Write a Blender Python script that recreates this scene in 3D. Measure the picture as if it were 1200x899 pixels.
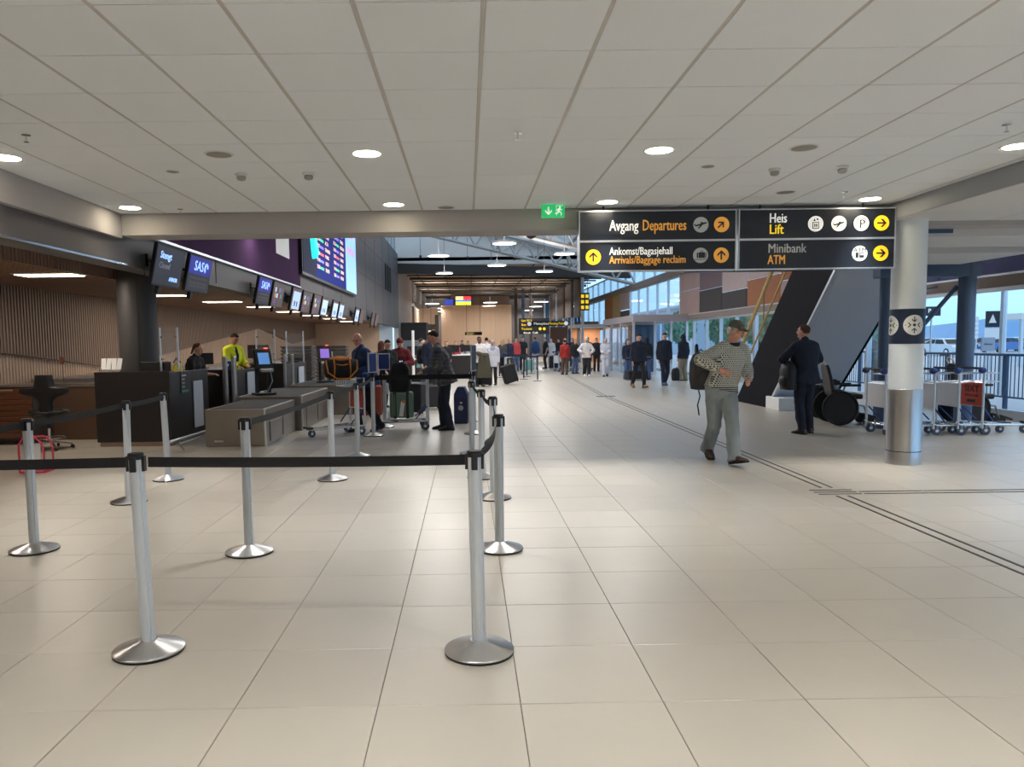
import bpy, bmesh, math, random
from mathutils import Vector, Matrix, Euler
random.seed(7)
for o in list(bpy.data.objects): bpy.data.objects.remove(o)
SC = bpy.context.scene
COL = SC.collection
PI = math.pi

# ------------------------------------------------------------------ camera
def rad(a): return math.radians(a)
pit, yaw, rol = -.0779, .0064, -.0130
EYE = 1.515
Fv = Vector((math.sin(yaw)*math.cos(pit), math.cos(yaw)*math.cos(pit), math.sin(pit)))
s0 = Vector((math.cos(yaw), -math.sin(yaw), 0)); u0 = s0.cross(Fv)
Sv = s0*math.cos(rol)+u0*math.sin(rol); Uv = -s0*math.sin(rol)+u0*math.cos(rol)
cd = bpy.data.cameras.new('camera'); cam = bpy.data.objects.new('camera', cd); COL.objects.link(cam)
M = Matrix.Identity(4)
for i in range(3):
    M[i][0] = Sv[i]; M[i][1] = Uv[i]; M[i][2] = -Fv[i]
M[0][3], M[1][3], M[2][3] = 0, 0, EYE
cam.matrix_world = M
cd.sensor_fit = 'HORIZONTAL'; cd.sensor_width = 36; cd.lens = 882.85/1200*36
cd.shift_x = (600-553.84)/1200; cd.shift_y = (471.12-449.5)/1200
cd.clip_start = .05; cd.clip_end = 3000
SC.camera = cam

# ------------------------------------------------------------------ sky and exposure
SC.view_settings.view_transform = 'Standard'; SC.view_settings.look = 'None'
SC.view_settings.gamma = 1; SC.view_settings.use_curve_mapping = False
SC.view_settings.exposure = 0.0
W = bpy.data.worlds.new('sky'); SC.world = W; W.use_nodes = True
nt = W.node_tree; nt.nodes.clear()
wo = nt.nodes.new('ShaderNodeOutputWorld'); bg = nt.nodes.new('ShaderNodeBackground')
tc = nt.nodes.new('ShaderNodeTexCoord'); sp = nt.nodes.new('ShaderNodeSeparateXYZ')
cr = nt.nodes.new('ShaderNodeValToRGB')
e = cr.color_ramp.elements
e[0].position = 0.0; e[0].color = (.42, .70, 1.0, 1)
e[1].position = .8; e[1].color = (.76, .83, .92, 1)
n = e.new(.22); n.color = (.38, .66, 1.0, 1)
ns = nt.nodes.new('ShaderNodeTexNoise'); ns.inputs['Scale'].default_value = 2.2; ns.inputs['Detail'].default_value = 5
mp = nt.nodes.new('ShaderNodeMapping'); mp.inputs['Scale'].default_value = (1, 1, 4)
mx = nt.nodes.new('ShaderNodeMix'); mx.data_type = 'RGBA'
rg = nt.nodes.new('ShaderNodeMapRange'); rg.inputs[1].default_value = .45; rg.inputs[2].default_value = .75; rg.inputs[4].default_value = .55
nt.links.new(tc.outputs['Generated'], sp.inputs[0]); nt.links.new(sp.outputs['Z'], cr.inputs[0])
nt.links.new(tc.outputs['Generated'], mp.inputs[0]); nt.links.new(mp.outputs[0], ns.inputs[0])
nt.links.new(ns.outputs[0], rg.inputs[0]); nt.links.new(rg.outputs[0], mx.inputs['Factor'])
nt.links.new(cr.outputs[0], mx.inputs[6]); mx.inputs[7].default_value = (.66, .84, 1, 1)
nt.links.new(mx.outputs[2], bg.inputs[0]); bg.inputs[1].default_value = 1.65
nt.links.new(bg.outputs[0], wo.inputs[0])
P_DOWN, P_PEND, P_WOOD = 24, 88, 30      # watts of the ceiling lamps, the hall pendants, the lamps over the desks

# ------------------------------------------------------------------ materials
def srgb(r, g, b):
    f = lambda c: ((c/255+.055)/1.055)**2.4 if c/255 > .04045 else c/255/12.92
    return (f(r), f(g), f(b), 1)
MATS = {}
def mat(name, col, rough=.6, metal=0, var=0, vscale=8, bump=0, bscale=40, emit=0, rnd=0, spec=.5, stretch=None, coat=0):
    if name in MATS: return MATS[name]
    m = bpy.data.materials.new(name); m.use_nodes = True; t = m.node_tree; b = t.nodes['Principled BSDF']
    c = srgb(*col)
    b.inputs['Base Color'].default_value = c; b.inputs['Roughness'].default_value = rough
    b.inputs['Metallic'].default_value = metal; b.inputs['Specular IOR Level'].default_value = spec
    if coat: b.inputs['Coat Weight'].default_value = coat; b.inputs['Coat Roughness'].default_value = .1
    if emit:
        b.inputs['Emission Color'].default_value = c; b.inputs['Emission Strength'].default_value = emit
    if var or bump:
        tcn = t.nodes.new('ShaderNodeTexCoord'); mpn = t.nodes.new('ShaderNodeMapping')
        if stretch: mpn.inputs['Scale'].default_value = stretch
        t.links.new(tcn.outputs['Object'], mpn.inputs[0])
    if var:
        n = t.nodes.new('ShaderNodeTexNoise'); n.inputs['Scale'].default_value = vscale; n.inputs['Detail'].default_value = 4
        t.links.new(mpn.outputs[0], n.inputs[0])
        r = t.nodes.new('ShaderNodeMapRange'); r.inputs[3].default_value = 1-var; r.inputs[4].default_value = 1+var
        t.links.new(n.outputs[0], r.inputs[0])
        h = t.nodes.new('ShaderNodeHueSaturation'); h.inputs['Color'].default_value = c
        if rnd:
            oi = t.nodes.new('ShaderNodeObjectInfo'); r2 = t.nodes.new('ShaderNodeMapRange')
            r2.inputs[3].default_value = 1-rnd; r2.inputs[4].default_value = 1+rnd
            t.links.new(oi.outputs['Random'], r2.inputs[0]); mu = t.nodes.new('ShaderNodeMath'); mu.operation = 'MULTIPLY'
            t.links.new(r.outputs[0], mu.inputs[0]); t.links.new(r2.outputs[0], mu.inputs[1]); t.links.new(mu.outputs[0], h.inputs['Value'])
            ad = t.nodes.new('ShaderNodeVectorMath'); ad.operation = 'ADD'
            sc = t.nodes.new('ShaderNodeMath'); sc.operation = 'MULTIPLY'; sc.inputs[1].default_value = 57
            t.links.new(oi.outputs['Random'], sc.inputs[0]); t.links.new(mpn.outputs[0], ad.inputs[0]); t.links.new(sc.outputs[0], ad.inputs[1])
            t.links.new(ad.outputs[0], n.inputs[0])
        else: t.links.new(r.outputs[0], h.inputs['Value'])
        t.links.new(h.outputs[0], b.inputs['Base Color'])
    if bump:
        n2 = t.nodes.new('ShaderNodeTexNoise'); n2.inputs['Scale'].default_value = bscale; n2.inputs['Detail'].default_value = 3
        t.links.new(mpn.outputs[0], n2.inputs[0])
        bp = t.nodes.new('ShaderNodeBump'); bp.inputs['Strength'].default_value = bump; bp.inputs['Distance'].default_value = .01
        t.links.new(n2.outputs[0], bp.inputs['Height']); t.links.new(bp.outputs[0], b.inputs['Normal'])
    MATS[name] = m; return m
def glass_mat(name, tint=(.9, .96, 1, 1), refl=.12, haze=0):
    m = bpy.data.materials.new(name); m.use_nodes = True; t = m.node_tree; t.nodes.clear()
    o = t.nodes.new('ShaderNodeOutputMaterial'); a = t.nodes.new('ShaderNodeBsdfTransparent'); g = t.nodes.new('ShaderNodeBsdfGlossy')
    a.inputs[0].default_value = tint; g.inputs['Roughness'].default_value = .03
    f0 = t.nodes.new('ShaderNodeFresnel'); ge = t.nodes.new('ShaderNodeNewGeometry'); mr = t.nodes.new('ShaderNodeMapRange')
    mr.inputs[3].default_value = 1.45; mr.inputs[4].default_value = 1/1.45; t.links.new(ge.outputs['Backfacing'], mr.inputs[0]); t.links.new(mr.outputs[0], f0.inputs[0])
    f = t.nodes.new('ShaderNodeMath'); f.operation = 'MULTIPLY'; f.inputs[1].default_value = .6; t.links.new(f0.outputs[0], f.inputs[0])
    x = t.nodes.new('ShaderNodeMixShader'); t.links.new(f.outputs[0], x.inputs[0]); t.links.new(a.outputs[0], x.inputs[1]); t.links.new(g.outputs[0], x.inputs[2])
    out = x
    if haze:
        d = t.nodes.new('ShaderNodeBsdfDiffuse'); y = t.nodes.new('ShaderNodeMixShader'); y.inputs[0].default_value = haze
        t.links.new(x.outputs[0], y.inputs[1]); t.links.new(d.outputs[0], y.inputs[2]); out = y
    t.links.new(out.outputs[0], o.inputs[0]); MATS[name] = m; return m

M_TILE = mat('floor_tile', (174, 167, 155), .33, var=.05, vscale=3.5, rnd=.03, bump=.06, bscale=14, spec=.5)
M_GROUT = mat('grout', (92, 82, 72), .8)
M_CEIL = mat('ceiling_tile', (240, 244, 248), .9, var=.015, vscale=90, rnd=.012, bump=.15, bscale=220)
M_GRID = mat('ceiling_grid', (196, 192, 187), .5)
M_DARKGAP = mat('dark_gap', (60, 56, 52), .9)
M_PLASTER = mat('painted_plaster', (206, 204, 202), .8, var=.02, vscale=3)
M_BEAMGREY = mat('beam_grey', (172, 168, 166), .7, var=.02, vscale=2)
M_WALLDK = mat('anthracite_panel', (92, 88, 88), .55, var=.06, vscale=1.2)
M_BULK = mat('bulkhead_dark', (58, 56, 56), .6, var=.05, vscale=2)
M_PURPLE = mat('purple_banner', (74, 48, 82), .95, spec=.1, var=.04, vscale=2)
M_WOOD = mat('birch_panel', (198, 172, 148), .6, var=.07, vscale=3, stretch=(6, 6, .6))
M_WOODR = mat('birch_rib', (142, 122, 109), .6, var=.06, vscale=3, stretch=(6, 6, .6))
M_WOODC = mat('wood_ceiling', (150, 112, 84), .55, var=.08, vscale=3, stretch=(8, .6, 6))
M_WOODB = mat('brown_veneer', (104, 62, 38), .45, var=.18, vscale=3, stretch=(.8, 6, 12))
M_STEEL = mat('brushed_steel', (196, 196, 196), .28, 1, var=.06, vscale=6, stretch=(30, 30, .6))
M_STEELD = mat('dull_steel', (150, 144, 136), .38, .85, var=.07, vscale=3)
M_ALU = mat('satin_aluminium', (214, 220, 226), .34, .75)
M_CHROME = mat('chrome', (222, 222, 222), .12, 1)
M_BLACK = mat('black_plastic', (24, 24, 26), .5)
M_BELT = mat('black_belt', (16, 16, 18), .8, bump=.3, bscale=300)
M_BLACKLAM = mat('black_laminate', (34, 31, 31), .42, var=.05, vscale=4)
M_WHITE = mat('white_lacquer', (228, 228, 226), .45)
M_GREYP = mat('grey_panel', (168, 174, 186), .5)
M_LAMP = mat('lamp_diffuser', (255, 250, 238), .5, emit=7)
M_LAMPW = mat('warm_lamp_diffuser', (255, 236, 208), .5, emit=6)
M_RUBBER = mat('dark_rubber', (26, 26, 28), .75)
M_SIGN = mat('sign_face_dark', (30, 36, 48), .35)
M_TWHITE = mat('sign_white', (240, 240, 232), .5, emit=.55)
M_TYEL = mat('sign_yellow', (250, 206, 30), .5, emit=.6)
M_TAMB = mat('sign_amber', (226, 160, 66), .5, emit=.35)
M_TDIM = mat('sign_dim_white', (176, 178, 176), .5, emit=.15)
M_GREEN = mat('exit_green', (30, 160, 90), .4, emit=1.0)
M_NAVY = mat('navy_paint', (26, 38, 62), .5)
M_STEELBL = mat('blue_grey_steel', (62, 84, 112), .5)
M_TRUSS = mat('truss_grey', (164, 160, 156), .6)
M_PIPE = mat('pipe_dark', (70, 66, 62), .6)
M_DKBROWN = mat('dark_beam', (56, 50, 46), .7)
M_BLUEPL = mat('blue_plastic', (34, 58, 122), .4)
M_RED = mat('cart_panel_red', (176, 62, 42), .5)
M_SCREENB = mat('screen_black', (26, 30, 40), .25, emit=.35)
M_GLASS = glass_mat('window_glass')
M_PLEXI = glass_mat('plexiglass', (.94, .96, .97, 1), haze=.06)

# ------------------------------------------------------------------ mesh helpers
class MB:
    def __init__(s): s.v = []; s.f = []
    def add(s, vs, fs, mtx=None):
        k = len(s.v)
        for v in vs:
            v = Vector(v); s.v.append(mtx @ v if mtx else v)
        for f in fs: s.f.append([k+i for i in f])
        return s
    def box(s, c, d, rot=None, taper=1):
        x, y, z = d[0]/2, d[1]/2, d[2]/2
        vs = [(-x, -y, -z), (x, -y, -z), (x, y, -z), (-x, y, -z), (-x*taper, -y*taper, z), (x*taper, -y*taper, z), (x*taper, y*taper, z), (-x*taper, y*taper, z)]
        m = Matrix.Translation(c)
        if rot: m = m @ Euler(rot).to_matrix().to_4x4()
        return s.add(vs, [(0, 3, 2, 1), (4, 5, 6, 7), (0, 1, 5, 4), (1, 2, 6, 5), (2, 3, 7, 6), (3, 0, 4, 7)], m)
    def bx(s, x0, x1, y0, y1, z0, z1):
        return s.box(((x0+x1)/2, (y0+y1)/2, (z0+z1)/2), (abs(x1-x0), abs(y1-y0), abs(z1-z0)))
    def loft(s, rings, cap=True):
        """rings: list of lists of points"""
        n = len(rings[0]); k = len(s.v)
        for r in rings: s.v += [Vector(p) for p in r]
        for i in range(len(rings)-1):
            for j in range(n):
                a = k+i*n+j; b = k+i*n+(j+1) % n
                s.f.append([a, b, b+n, a+n])
        if cap:
            s.f.append([k+j for j in range(n)][::-1]); s.f.append([k+(len(rings)-1)*n+j for j in range(n)])
        return s
    def tube(s, pts, r, n=8, cap=True, closed=False):
        pts = [Vector(p) for p in pts]; R = r if isinstance(r, (list, tuple)) else [r]*len(pts)
        rings = []; up = None
        m = len(pts)
        for i, p in enumerate(pts):
            if closed: d = (pts[(i+1) % m]-pts[i-1])
            else: d = (pts[min(i+1, m-1)]-pts[max(i-1, 0)])
            if d.length < 1e-9: d = Vector((0, 0, 1))
            d.normalize()
            if up is None:
                up = Vector((0, 0, 1)) if abs(d.z) < .9 else Vector((0, 1, 0))
            a = d.cross(up)
            if a.length < 1e-6: a = d.orthogonal()
            a.normalize(); b = a.cross(d).normalized(); up = b
            rings.append([p+a*R[i]*math.cos(t*2*PI/n)+b*R[i]*math.sin(t*2*PI/n) for t in range(n)])
        if closed: rings.append(rings[0]); return s.loft(rings, False)
        return s.loft(rings, cap)
    def lathe(s, prof, n=24, c=(0, 0, 0)):
        c = Vector(c)
        return s.loft([[c+Vector((r*math.cos(2*PI*t/n), r*math.sin(2*PI*t/n), z)) for t in range(n)] for r, z in prof])
    def ell(s, c, r, rot=None, nu=14, nv=9):
        m = Matrix.Translation(c)
        if rot is not None: m = m @ (rot if isinstance(rot, Matrix) else Euler(rot).to_matrix()).to_4x4()
        rings = []
        for i in range(nv+1):
            a = -PI/2+PI*(i+.02 if i == 0 else (i-.02 if i == nv else i))/nv
            rings.append([m @ Vector((r[0]*math.cos(a)*math.cos(2*PI*t/nu), r[1]*math.cos(a)*math.sin(2*PI*t/nu), r[2]*math.sin(a))) for t in range(nu)])
        return s.loft(rings)
    def cap2(s, p0, p1, r0, r1, n=12):
        """tapered capsule"""
        p0 = Vector(p0); p1 = Vector(p1); d = p1-p0
        if d.length < 1e-6: d = Vector((0, 0, 1e-3))
        d.normalize(); a = d.orthogonal().normalized(); b = d.cross(a)
        rings = []
        for k in (-.98, -.75, -.4): rings.append((p0+d*r0*k, r0*math.sqrt(1-k*k)))
        rings.append((p0, r0)); rings.append((p1, r1))
        for k in (.4, .75, .98): rings.append((p1+d*r1*k, r1*math.sqrt(1-k*k)))
        return s.loft([[q+a*r*math.cos(2*PI*t/n)+b*r*math.sin(2*PI*t/n) for t in range(n)] for q, r in rings])
    def poly(s, pts, y0, y1):
        """prism of a polygon in XZ between y0 and y1"""
        n = len(pts); k = len(s.v)
        s.v += [Vector((x, y0, z)) for x, z in pts]+[Vector((x, y1, z)) for x, z in pts]
        s.f.append([k+i for i in range(n)]); s.f.append([k+n+i for i in range(n)][::-1])
        for i in range(n): s.f.append([k+i, k+(i+1) % n, k+n+(i+1) % n, k+n+i])
        return s
    def build(s, name, m, parent=None, loc=None, smooth=None, rot=None, bevel=0):
        me = bpy.data.meshes.new(name); me.from_pydata([tuple(v) for v in s.v], [], s.f); me.materials.append(m)
        if True:
            bm = bmesh.new(); bm.from_mesh(me); bmesh.ops.recalc_face_normals(bm, faces=bm.faces); bm.to_mesh(me); bm.free()
        if smooth:
            for p in me.polygons: p.use_smooth = True
            me.set_sharp_from_angle(angle=rad(smooth))
        me.update()
        return link(name, me, parent, loc, rot, bevel)
def link(name, me, parent=None, loc=None, rot=None, bevel=0):
    o = bpy.data.objects.new(name, me); COL.objects.link(o)
    if parent: o.parent = parent
    if loc is not None: o.location = loc
    if rot is not None: o.rotation_euler = rot
    if bevel:
        b = o.modifiers.new('bevel', 'BEVEL'); b.width = bevel; b.segments = 2; b.limit_method = 'ANGLE'
    return o
def thing(name, label, cat, loc=(0, 0, 0), rz=0, group=None):
    o = bpy.data.objects.new(name, None); o.empty_display_size = .1; COL.objects.link(o)
    o.location = loc; o.rotation_euler = (0, 0, rz); o['label'] = label; o['category'] = cat
    if group: o['group'] = group
    return o
def tag(o, label, cat, group=None):
    o['label'] = label; o['category'] = cat
    if group: o['group'] = group
    return o
def struct(name, loc=(0, 0, 0), mb=None, m=None, **k):
    o = mb.build(name, m, None, loc, **k) if mb else bpy.data.objects.new(name, None)
    if not mb: COL.objects.link(o); o.location = loc
    o['kind'] = 'structure'; return o
def dup(root, loc=None, rz=None, label=None, group=None):
    def cp(o, par):
        c = o.copy(); COL.objects.link(c)
        if par: c.parent = par
        for ch in [x for x in o.children]: cp(ch, c)
        return c
    r = cp(root, None)
    if loc is not None: r.location = loc
    if rz is not None: r.rotation_euler = (0, 0, rz)
    if label: r['label'] = label
    if group: r['group'] = group
    return r
def text(body, size, m, parent, loc, rot=(PI/2, 0, 0), align='LEFT', name='lettering', bold=0, xs=1, depth=.001, width=None, heavy=True):
    c = bpy.data.curves.new('t', 'FONT'); c.body = body; c.size = size; c.align_x = align; c.align_y = 'CENTER'
    c.extrude = depth; c.resolution_u = 2
    t = bpy.data.objects.new('t', c); me = bpy.data.meshes.new_from_object(t)
    bpy.data.objects.remove(t); me.materials.clear(); me.materials.append(m)
    if width:
        xsn = [v.co.x for v in me.vertices]
        if xsn: xs = width/(max(xsn)-min(xsn))
    for v in me.vertices: v.co.x *= xs
    if heavy:
        bm = bmesh.new(); bm.from_mesh(me); g = bmesh.ops.duplicate(bm, geom=bm.verts[:]+bm.edges[:]+bm.faces[:])
        for v in g['geom']:
            if isinstance(v, bmesh.types.BMVert): v.co.x += size*.022; v.co.y += size*.006; v.co.z += .0002
        bm.to_mesh(me); bm.free()
    return link(name, me, parent, loc, rot)
def lamp_area(name, parent, loc, size, power, color, rot=(0, 0, 0), shape='DISK', sy=None, spread=None):
    l = bpy.data.lights.new(name, 'AREA'); l.shape = shape; l.size = size; l.energy = power; l.color = color
    if sy: l.size_y = sy
    if spread: l.spread = spread
    o = bpy.data.objects.new(name, l); COL.objects.link(o); o.parent = parent; o.location = loc; o.rotation_euler = rot
    return o
# ================================================================== the setting
# ---- floor: individual tiles near the camera, the rest joined
TW = .6
fx0, fy0 = .2052, 3.058
fl = struct('floor', (0, 0, 0), MB().bx(-9, 10.2, -8, 80, -.12, -.004), M_GROUT)
tile_me = None
def tile_mb(w, h, t, g, ch=.002):
    m = MB(); a = w/2-g; b = h/2-g
    m.add([(-a, -b, -t), (a, -b, -t), (a, b, -t), (-a, b, -t), (-a, -b, -ch), (a, -b, -ch), (a, b, -ch), (-a, b, -ch), (-a+ch, -b+ch, 0), (a-ch, -b+ch, 0), (a-ch, b-ch, 0), (-a+ch, b-ch, 0)],
          [(3, 2, 1, 0), (0, 1, 5, 4), (1, 2, 6, 5), (2, 3, 7, 6), (3, 0, 4, 7), (4, 5, 9, 8), (5, 6, 10, 9), (6, 7, 11, 10), (7, 4, 8, 11), (8, 9, 10, 11)])
    return m
def in_view(x, y, z=0, mg=.05):
    d = Vector((x, y, z-EYE)); w = d.dot(Fv)
    if w < .3: return False
    px = 553.84+882.85*d.dot(Sv)/w; py = 471.12-882.85*d.dot(Uv)/w
    return -1200*mg < px < 1200*(1+mg) and -899*mg < py < 899*(1+mg)
cells = []
for i in range(-16, 17):
    for j in range(-18, 130):
        x = fx0+(i+.5)*TW; y = fy0+(j+.5)*TW
        if x > 10: continue
        v = any(in_view(x+a*.3, y+b*.3) for a in (-1, 0, 1) for b in (-1, 0, 1))
        cells.append((not v, y*y+x*x*.3, x, y))
cells.sort()
first = None
for k, (nv, d, x, y) in enumerate(cells[:300]):
    if nv: break
    if first is None:
        first = tile_mb(TW, TW, .01, .0017).build('tile', M_TILE, fl, (x, y, 0)); ftm = first.data
    else: link('tile', ftm, fl, (x, y, random.uniform(-.0004, 0)))
rest = MB(); used = set((round(c[2], 3), round(c[3], 3)) for c in cells[:300])
for nv, d, x, y in cells[300:]:
    a = TW/2-.0017
    rest.add([(x-a, y-a, 0), (x+a, y-a, 0), (x+a, y+a, 0), (x-a, y+a, 0), (x-a, y-a, -.01), (x+a, y-a, -.01), (x+a, y+a, -.01), (x-a, y+a, -.01)],
             [(0, 1, 2, 3), (0, 4, 5, 1), (1, 5, 6, 2), (2, 6, 7, 3), (3, 7, 4, 0)])
o = rest.build('far_tiles', M_TILE, fl); o['kind'] = 'stuff'
# guidance strips: paired ribs let into the floor
gs = MB()
def strip(x0, y0, x1, y1, w=.022, gap=.055):
    d = Vector((x1-x0, y1-y0, 0)); L = d.length; a = math.atan2(d.y, d.x)
    for s_ in (-1, 1):
        nn = max(1, int(L/.62)); 
        for k in range(nn):
            t = (k+.5)/nn; c = Vector((x0, y0, 0))+d*t+Vector((-math.sin(a), math.cos(a), 0))*s_*gap
            gs.box((c.x, c.y, .0015), (L/nn-.012, w, .005), (0, 0, a))
strip(3.56, 2.6, 3.60, 7.15); strip(3.64, 7.55, 3.80, 20.4); strip(3.81, 21.0, 4.95, 43)
strip(3.85, 7.28, 9.6, 7.24)
for k in range(3): gs.box((3.62, 7.23+k*.1, .0015), (.42, .022, .005)); gs.box((3.81, 20.6+k*.12, .0015), (.5, .025, .005))
gs.build('guidance_strip', mat('strip_dark', (62, 56, 54), .5, .3), fl)

# ---- low ceiling
CZ = 3.075; cx0, cy0 = .0974, 3.58
ce = struct('ceiling', (0, 0, 0), MB().bx(-4.03, 5.0, -8, 9.3, CZ+.02, CZ+.3), M_DARKGAP)
cells = []
for i in range(-7, 9):
    for j in range(-20, 9):
        x = cx0+(i+.5)*.6; y = cy0+(j+.5)*.6
        x0 = max(x-.3, -4.03); x1 = min(x+.3, 5.0)
        if x1-x0 < .08: continue
        v = any(in_view(x+a*.3, y+b*.3, CZ) for a in (-1, 0, 1) for b in (-1, 0, 1))
        cells.append((not v, -y, (x0+x1)/2, y, x1-x0))
cells.sort()
cmesh = {}
far = MB()
for k, (nv, d, x, y, w) in enumerate(cells):
    if nv or k >= 300:
        far.box((x, y, CZ+.008), (w-.024, .592, .016)); continue
    key = round(w, 3)
    if key not in cmesh:
        o = MB().box((0, 0, .008), (w-.024, .593, .016)).build('ceiling_tile', M_CEIL, ce, (x, y, CZ)); cmesh[key] = o.data
    else: link('ceiling_tile', cmesh[key], ce, (x, y, CZ+random.uniform(0, .0015)))
o = far.build('rear_tiles', M_CEIL, ce); o['kind'] = 'stuff'
for i in range(-7, 9):
    x = cx0+i*.6
    if -4.03 < x < 5: MB().box((x, .5, CZ+.006), (.021, 17, .008)).build('grid_bar', M_GRID, ce)
# fascia at the end of the low ceiling, left edge beam
f = struct('trim_1', (0, 0, 0), MB().bx(-4.05, 9.8, 9.0, 9.45, 2.83, 3.4), M_BEAMGREY)
struct('trim_2', (0, 0, 0), MB().bx(-4.14, -4.03, -8, 9.0, 2.795, 3.4), M_BEAMGREY)
struct('wall_front', (0, 0, 0), MB().bx(-9, 10, 9.05, 9.4, 3.4, 10.5), M_PLASTER)
# dark wall over the desks
wl = struct('wall_left', (0, 0, 0), MB().bx(-4.4, -4.1, -8, 9.3, 2.5, 3.3).bx(-4.4, -4.1, 9.3, 45.8, 2.5, 6.9), M_WALLDK)
for z in (4.3, 5.6): MB().box((-4.097, 27.5, z), (.006, 36.5, .012)).build('panel_joint', M_DARKGAP, wl)
for k in range(11): MB().box((-4.097, 12.5+k*3.1, 4.7), (.006, .012, 4.3)).build('panel_joint', M_DARKGAP, wl)
MB().bx(-4.1, -4.075, -8, 9.2, 2.5, 2.52).build('light_trim', M_CHROME, wl)
for k in range(3): MB().bx(-4.097, -4.05, 38.5+k*1.1, 38.9+k*1.1, 4.3, 5.6).build('vent_slot', M_BLACK, wl)
# clerestory over that wall
w9 = struct('window_9', (0, 0, 0))
for k in range(20): MB().bx(-4.3, -4.22, 9.6+k*1.9, 9.7+k*1.9, 6.9, 9.2).build('mullion', M_TRUSS, w9)
MB().bx(-4.27, -4.26, 9.5, 46, 6.9, 9.2).build('pane', M_GLASS, w9)
# near bulkhead strip (ribbed) and wood ceiling over the check-in desks
MB().bx(-5.65, -5.6, -8, 12.6, 2.6, 3.0).build('upstand', M_WOODR, wl)
rb = MB()
y = 3.0
while y < 12.6: rb.bx(-5.6, -5.57, y, y+.04, 2.59, 3.0); y += .08
o = rb.build('rib', M_WOODR, wl); o['kind'] = 'stuff'
wc = struct('trim_3', (0, 0, 0), MB().bx(-9, -5.6, -8, 12.6, 2.6, 2.7).bx(-9, -4.15, 12.6, 39, 2.6, 2.7).bx(-5.65, -4.1, -8, 12.6, 3.0, 3.1), M_WOODC)
for k in range(28):
    x = -7.8+k*.13
    MB().bx(x, x+.012, 3 if x < -5.65 else 12.7, 38.6, 2.594, 2.6).build('plank_joint', M_DKBROWN, wc)
# ribbed back wall with facets
XB = -7.85
wb = struct('wall_back_left', (0, 0, 0), MB().bx(XB-.3, XB-.03, -8, 39.2, 0, 2.7), M_WOODR)
wb.name = 'wall_rear_left'
def facet_line(y):   # height of the zigzag edge between the two relief fields
    pts = [(0, 1.62), (12.2, 1.50), (16.2, 1.12), (18.6, 1.25), (28.5, 2.18), (34, 1.6), (39, 1.9)]
    for (a, za), (b, zb) in zip(pts, pts[1:]):
        if a <= y <= b: return za+(zb-za)*(y-a)/(b-a)
    return 1.6
up = MB(); lo = MB(); y = 4.0
while y < 38.9:
    z = facet_line(y); up.bx(XB-.03, XB+.09, y, y+.045, z, 2.6); lo.bx(XB-.03, XB, y, y+.05, 0, z); y += .09 if y < 24 else .12
o = up.build('raised_rib', M_WOODR, wb); o['kind'] = 'stuff'
o = lo.build('flush_rib', mat('birch_rib_light', (198, 174, 154), .6, var=.05, vscale=3, stretch=(6, 6, .6)), wb); o['kind'] = 'stuff'
we = struct('wall_end_left', (0, 0, 0), MB().bx(XB-.1, -4.5, 38.9, 39.2, 0, 2.7), M_WOOD)
MB().add([(-4.5, 38.9, 0), (-4.12, 42, 0), (-4.12, 42, 2.5), (-4.5, 38.9, 2.5)], [(0, 1, 2, 3)]).build('return_panel', M_PLASTER, we)
# lamps set in the wood ceiling
def px_Y(x, px): return 883*x/(px-547.0)
wood_lamps = [(-6.1, 11.2), (-6.3, 15.9), (-5.9, 18.4), (-5.6, 21.0), (-5.6, 24.2), (-5.5, 27.5), (-5.4, 31), (-5.4, 35), (-6.1, 6.6)]
wt = None
for i, (x, y) in enumerate(wood_lamps):
    names = ['over the wide black desk', 'over the woman at the second desk', 'above the self-service kiosk', 'fourth from the column', 'fifth from the column', 'sixth from the column', 'seventh from the column', 'farthest of the row', 'nearest, beside the left edge']
    t = thing('panel_lamp', 'lit rectangular lamp in the wooden ceiling, '+names[i], 'lamp', (x, y, 2.6), 0, 'lamps in the wooden ceiling')
    MB().bx(-.44, .44, -.2, .2, -.012, 0).bx(-.46, .46, -.22, .22, -.006, 0).build('lamp_frame', M_WHITE, t)
    MB().bx(-.42, .42, -.18, .18, -.02, -.012).build('diffuser', M_LAMPW, t)
    lamp_area('light', t, (0, 0, -.03), .84, P_WOOD, (1, .88, .76), shape='RECTANGLE', sy=.36)
# near walls behind and beside the camera
struct('wall_back', (0, 0, 0), MB().bx(-9, 10, -8.3, -8, 0, 3.4), M_PLASTER)

# ---- lower ceiling on the right
cr_ = struct('trim_4', (0, 0, 0), MB().bx(5.0, 9.9, -8, 9.3, 2.90, 3.4), M_PLASTER)
for k in range(4):
    for j in range(8):
        MB().bx(5.01+k*1.2, 6.19+k*1.2, .0+j*1.2, 1.19+j*1.2, 2.884, 2.9).build('ceiling_panel', M_PLASTER, cr_)
struct('trim_5', (0, 0, 0), MB().bx(4.985, 5.0, -8, 9.0, 2.885, 3.1), mat('soffit_edge', (150, 154, 160), .6))
bxm = struct('trim_6', (0, 0, 0), MB().bx(5.6, 9.8, 9.3, 10.4, 2.74, 2.95).bx(6.35, 7.95, 10.6, 12.2, 2.68, 2.88), M_PLASTER)
MB().bx(5.62, 5.95, 9.28, 9.3, 2.78, 2.93).build('air_grille', M_STEELBL, bxm)
struct('trim_7', (0, 0, 0), MB().bx(5.4, 9.8, 9.45, 12.6, 2.95, 3.05), M_PLASTER)

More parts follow.
